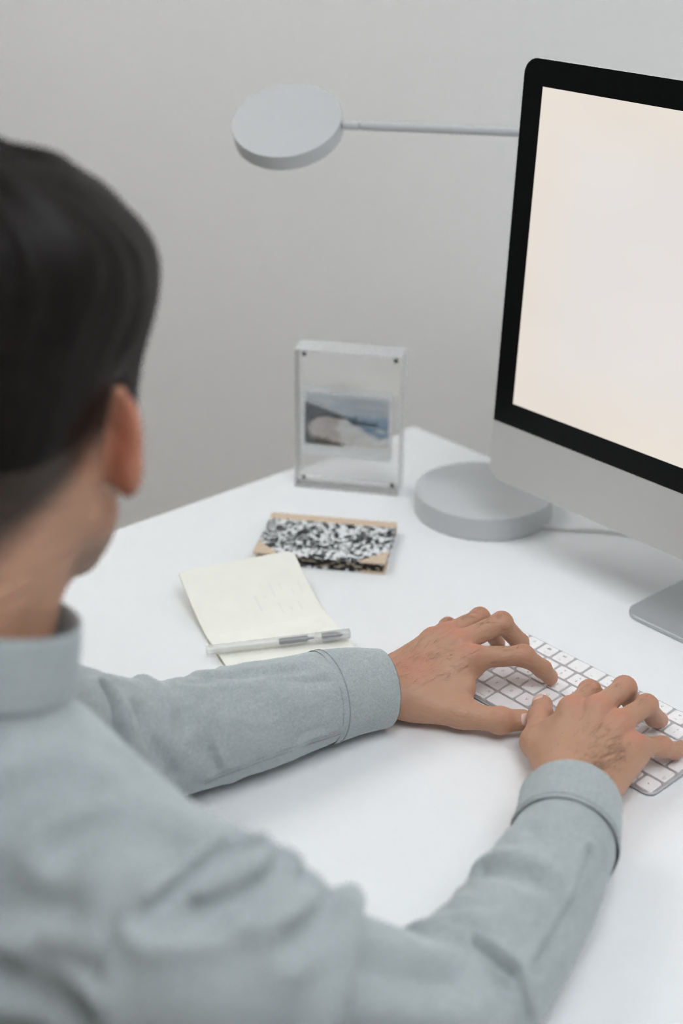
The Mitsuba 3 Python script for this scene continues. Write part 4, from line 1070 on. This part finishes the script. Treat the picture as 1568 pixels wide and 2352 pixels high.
def disp_L(U, TH, L):
    Q = np.stack([U * L * 24, np.cos(TH) * 1.3, np.sin(TH) * 1.3], -1)
    d = .0028 * (wrinkle(Q.reshape(-1, 3), 31, (1, 1, 1), 1.6).reshape(U.shape) - .5) * sst(.93, .80, U)
    d = d + .0016 * (meshkit.fbm(np.stack([U * L * 60, np.cos(TH) * 4, np.sin(TH) * 4], -1), 3, 6) - .5)
    d = d + ridge(U, TH, .53, PI * .35, .55, PI * 1.0, .010, .004, L) - ridge(U, TH, .565, PI * .25, .585, PI * 1.0, .008, .003, L)
    d = d - ridge(U, TH, .60, PI * .85, .70, PI * .30, .009, .003, L) + ridge(U, TH, .66, PI * .95, .71, PI * .30, .008, .002, L)
    d = d + ridge(U, TH, .745, PI * .75, .80, PI * 1.0, .005, .003, L) - ridge(U, TH, .80, PI * .40, .93, PI * .30, .006, .004, L)
    return d
def disp_R(U, TH, L):
    Q = np.stack([U * L * 22, np.cos(TH) * 1.2, np.sin(TH) * 1.2], -1)
    d = .0030 * (wrinkle(Q.reshape(-1, 3), 44, (1, 1, 1), 1.6).reshape(U.shape) - .5) * sst(.95, .85, U)
    d = d + .0016 * (meshkit.fbm(np.stack([U * L * 50, np.cos(TH) * 4, np.sin(TH) * 4], -1), 3, 16) - .5)
    d = d + ridge(U, TH, .53, PI * .35, .50, PI * 1.1, .014, .008, L) - ridge(U, TH, .565, PI * .45, .535, PI * 1.1, .008, .010, L)
    d = d - ridge(U, TH, .72, PI * .25, .73, PI * .85, .010, .004, L) + ridge(U, TH, .76, PI * .2, .77, PI * .8, .010, .0035, L)
    d = d - ridge(U, TH, .60, PI * .18, .88, PI * .12, .010, .005, L)
    return d
ROWS = {
 'L': [(-.166, -.540, .160, .058, .058), (-.166, -.485, .115, .060, .058), (-.157, -.405, .062, .060, .056), (-.146, -.345, .050, .052, .050), (-.130, -.270, .046, .048, .046), (-.117, -.195, .042, .042, .041)],
 'R': [(.198, -.580, .190, .046, .046), (.202, -.545, .158, .049, .047), (.212, -.493, .113, .053, .051), (.229, -.425, .062, .053, .051), (.212, -.345, .048, .048, .048), (.189, -.272, .048, .044, .046), (.1675, -.218, .0455, .0412, .0435), (.1575, -.200, .0445, .0412, .0435), (.1530, -.192, .0442, .0405, .0430)]}
CUFF = {'L': [(-.1195, -.208, .0420, .0425, .0415), (-.112, -.178, .0395, .0400, .0390), (-.1015, -.148, .0360, .0370, .0350)],
        'R': [(.1630, -.208, .0450, .0415, .0440), (.1480, -.184, .0440, .0410, .0430), (.1320, -.161, .0425, .0405, .0420)]}
for k_, s in enumerate('LR'):
    sfx = '' if k_ == 0 else '_001'
    P, V_, F_ = loft(ROWS[s], 260, 180, disp_L if s == 'L' else disp_R)
    lm = trimesh.Trimesh(V_, np.vstack([F_[:, [0, 1, 2]], F_[:, [0, 2, 3]]]), process=False)
    obj('person__shirt__sleeve' + sfx, cat(usl[s], lm), 'mat_shirt', True)
    dc = lambda U, TH, L: .0012 + .0018 * (meshkit.fbm(np.stack([U * 2, np.cos(TH) * 1.5, np.sin(TH) * 1.5], -1), 2, 12) - .5)
    P, V_, F_ = loft(CUFF[s], 60, 160, dc)
    V_, F_ = close_tube(P, .0022, 40)
    obj('person__shirt__cuff' + sfx, (V_, F_), 'mat_shirt', True, 'buttoned shirt cuff')
    st = P[6] + (P[6] - P[6].mean(0)) * .006
    obj('person__shirt__cuff' + sfx + '__seam', tube(np.vstack([st, st[:1]]), .0006, 6), 'mat_seam', True, 'stitched seam')

for k_, pts in enumerate(([(-.0990, -.3552, .0304), (-.0964, -.3435, .0319), (-.0911, -.3243, .0340), (-.0879, -.3031, .0343), (-.0835, -.2826, .0350), (-.0821, -.2571, .0326), (-.0804, -.2378, .0310), (-.0796, -.2193, .0285)],
                          [(-.0969, -.3567, .0354), (-.0943, -.3449, .0374), (-.0899, -.3251, .0387), (-.0869, -.3039, .0388), (-.0828, -.2831, .0393), (-.0804, -.2586, .0378), (-.0786, -.2394, .0363), (-.0782, -.2207, .0336)])):
    q_, _ = spline([p + (.001,) for p in pts], 160)
    obj('person__shirt__stitching' + ('_001' if k_ else ''), tube(q_[:, :3] + A3(.0002, 0, 0), .00045 + .0003 * np.sin(np.arange(160) * 1.6), 6), 'mat_seam', True, 'line of stitching along the sleeve')
# collar: a stand-up band around the neck
ca = np.linspace(0, 2 * PI, 97)[:-1]
prof_c = [(.0800, -.024), (.0800, -.014), (.0785, 0), (.0765, .012), (.0756, .0170), (.0742, .0170), (.0736, .012), (.0750, 0), (.0765, -.014)]
def ring_c(r, z):
    x, y = np.cos(ca) * r, np.sin(ca) * r * 1.04
    return CC + x[:, None] * cx_ + y[:, None] * cy_ + z * cn_
cv = np.vstack([ring_c(r, z) for r, z in prof_c]); n_ = 96; K_ = len(prof_c)
i, j = np.meshgrid(np.arange(K_ - 1), np.arange(n_), indexing='ij'); a = i * n_ + j; b = i * n_ + (j + 1) % n_
obj('person__shirt__collar', (cv, np.stack([a, b, b + n_, a + n_], -1).reshape(-1, 4)), 'mat_shirt', True, 'stand-up collar')
tag('person', 'person in a grey green shirt seen from behind typing on the keyboard', 'person')

# ------------------------------------------------------------------ trousers, shoes and the stool, below the desk
def trousers(P):
    d = ell(P, (.012, -.630, -.235), (.170, .125, .085))
    for x in (-1, 1):
        K = A3(.012 + x * .115, -.215, -.215); A = A3(.012 + x * .120, -.235, -.650)
        d = smin(d, cone(P, A3(.012 + x * .085, -.600, -.225), K, .083, .062), .03)
        d = smin(d, cone(P, K, A, .061, .048), .02)
    d = d - .004 * (meshkit.fbm(P * 20, 2, 3) - .5)
    return np.maximum(np.maximum(d, -.285 - P[:, 2] - 9 * np.maximum(-.45 - P[:, 1], 0) * 0 - 1), -.655 - P[:, 2])
obj('person__trousers', taubin(nets(trousers, (-.25, -.82, -.70), (.27, -.10, -.10), .006), 5), 'mat_trouser', True, 'dark trousers')
for k_, x in enumerate((-1, 1)):
    cx = .012 + x * .120
    def shoe(P, cx=cx):
        d = smin(cone(P, (cx, -.250, -.690), (cx + x * .015, -.100, -.705), .040, .034), cone(P, (cx, -.240, -.640), (cx, -.245, -.690), .044, .042), .02)
        return np.maximum(d, -(Z0 - .001) - P[:, 2])
    obj('person__shoe' + ('_001' if k_ else ''), taubin(nets(shoe, (cx - .09, -.34, -.75), (cx + .09, -.03, -.57), .006), 4), 'mat_shoe', True, 'dark shoe')
SC = A3(.012, -.640, 0)
obj('stool__seat', at_(disc_solid(.185, -.385, -.322, .020, 64), SC), 'mat_chair', 40, 'padded round seat')
obj('stool__post', at_(rod((0, 0, FZ + .05), (0, 0, -.384), .024), SC), 'mat_steel', 40, 'metal post')
obj('stool__base', at_(lathe([(0, FZ + .001), (.205, FZ + .001), (.210, FZ + .008), (.205, FZ + .016), (.06, FZ + .035), (.03, FZ + .06), (0, FZ + .06)], 72), SC), 'mat_steel', 40, 'round metal base')
tag('stool', 'round black padded stool under the seated person', 'stool')
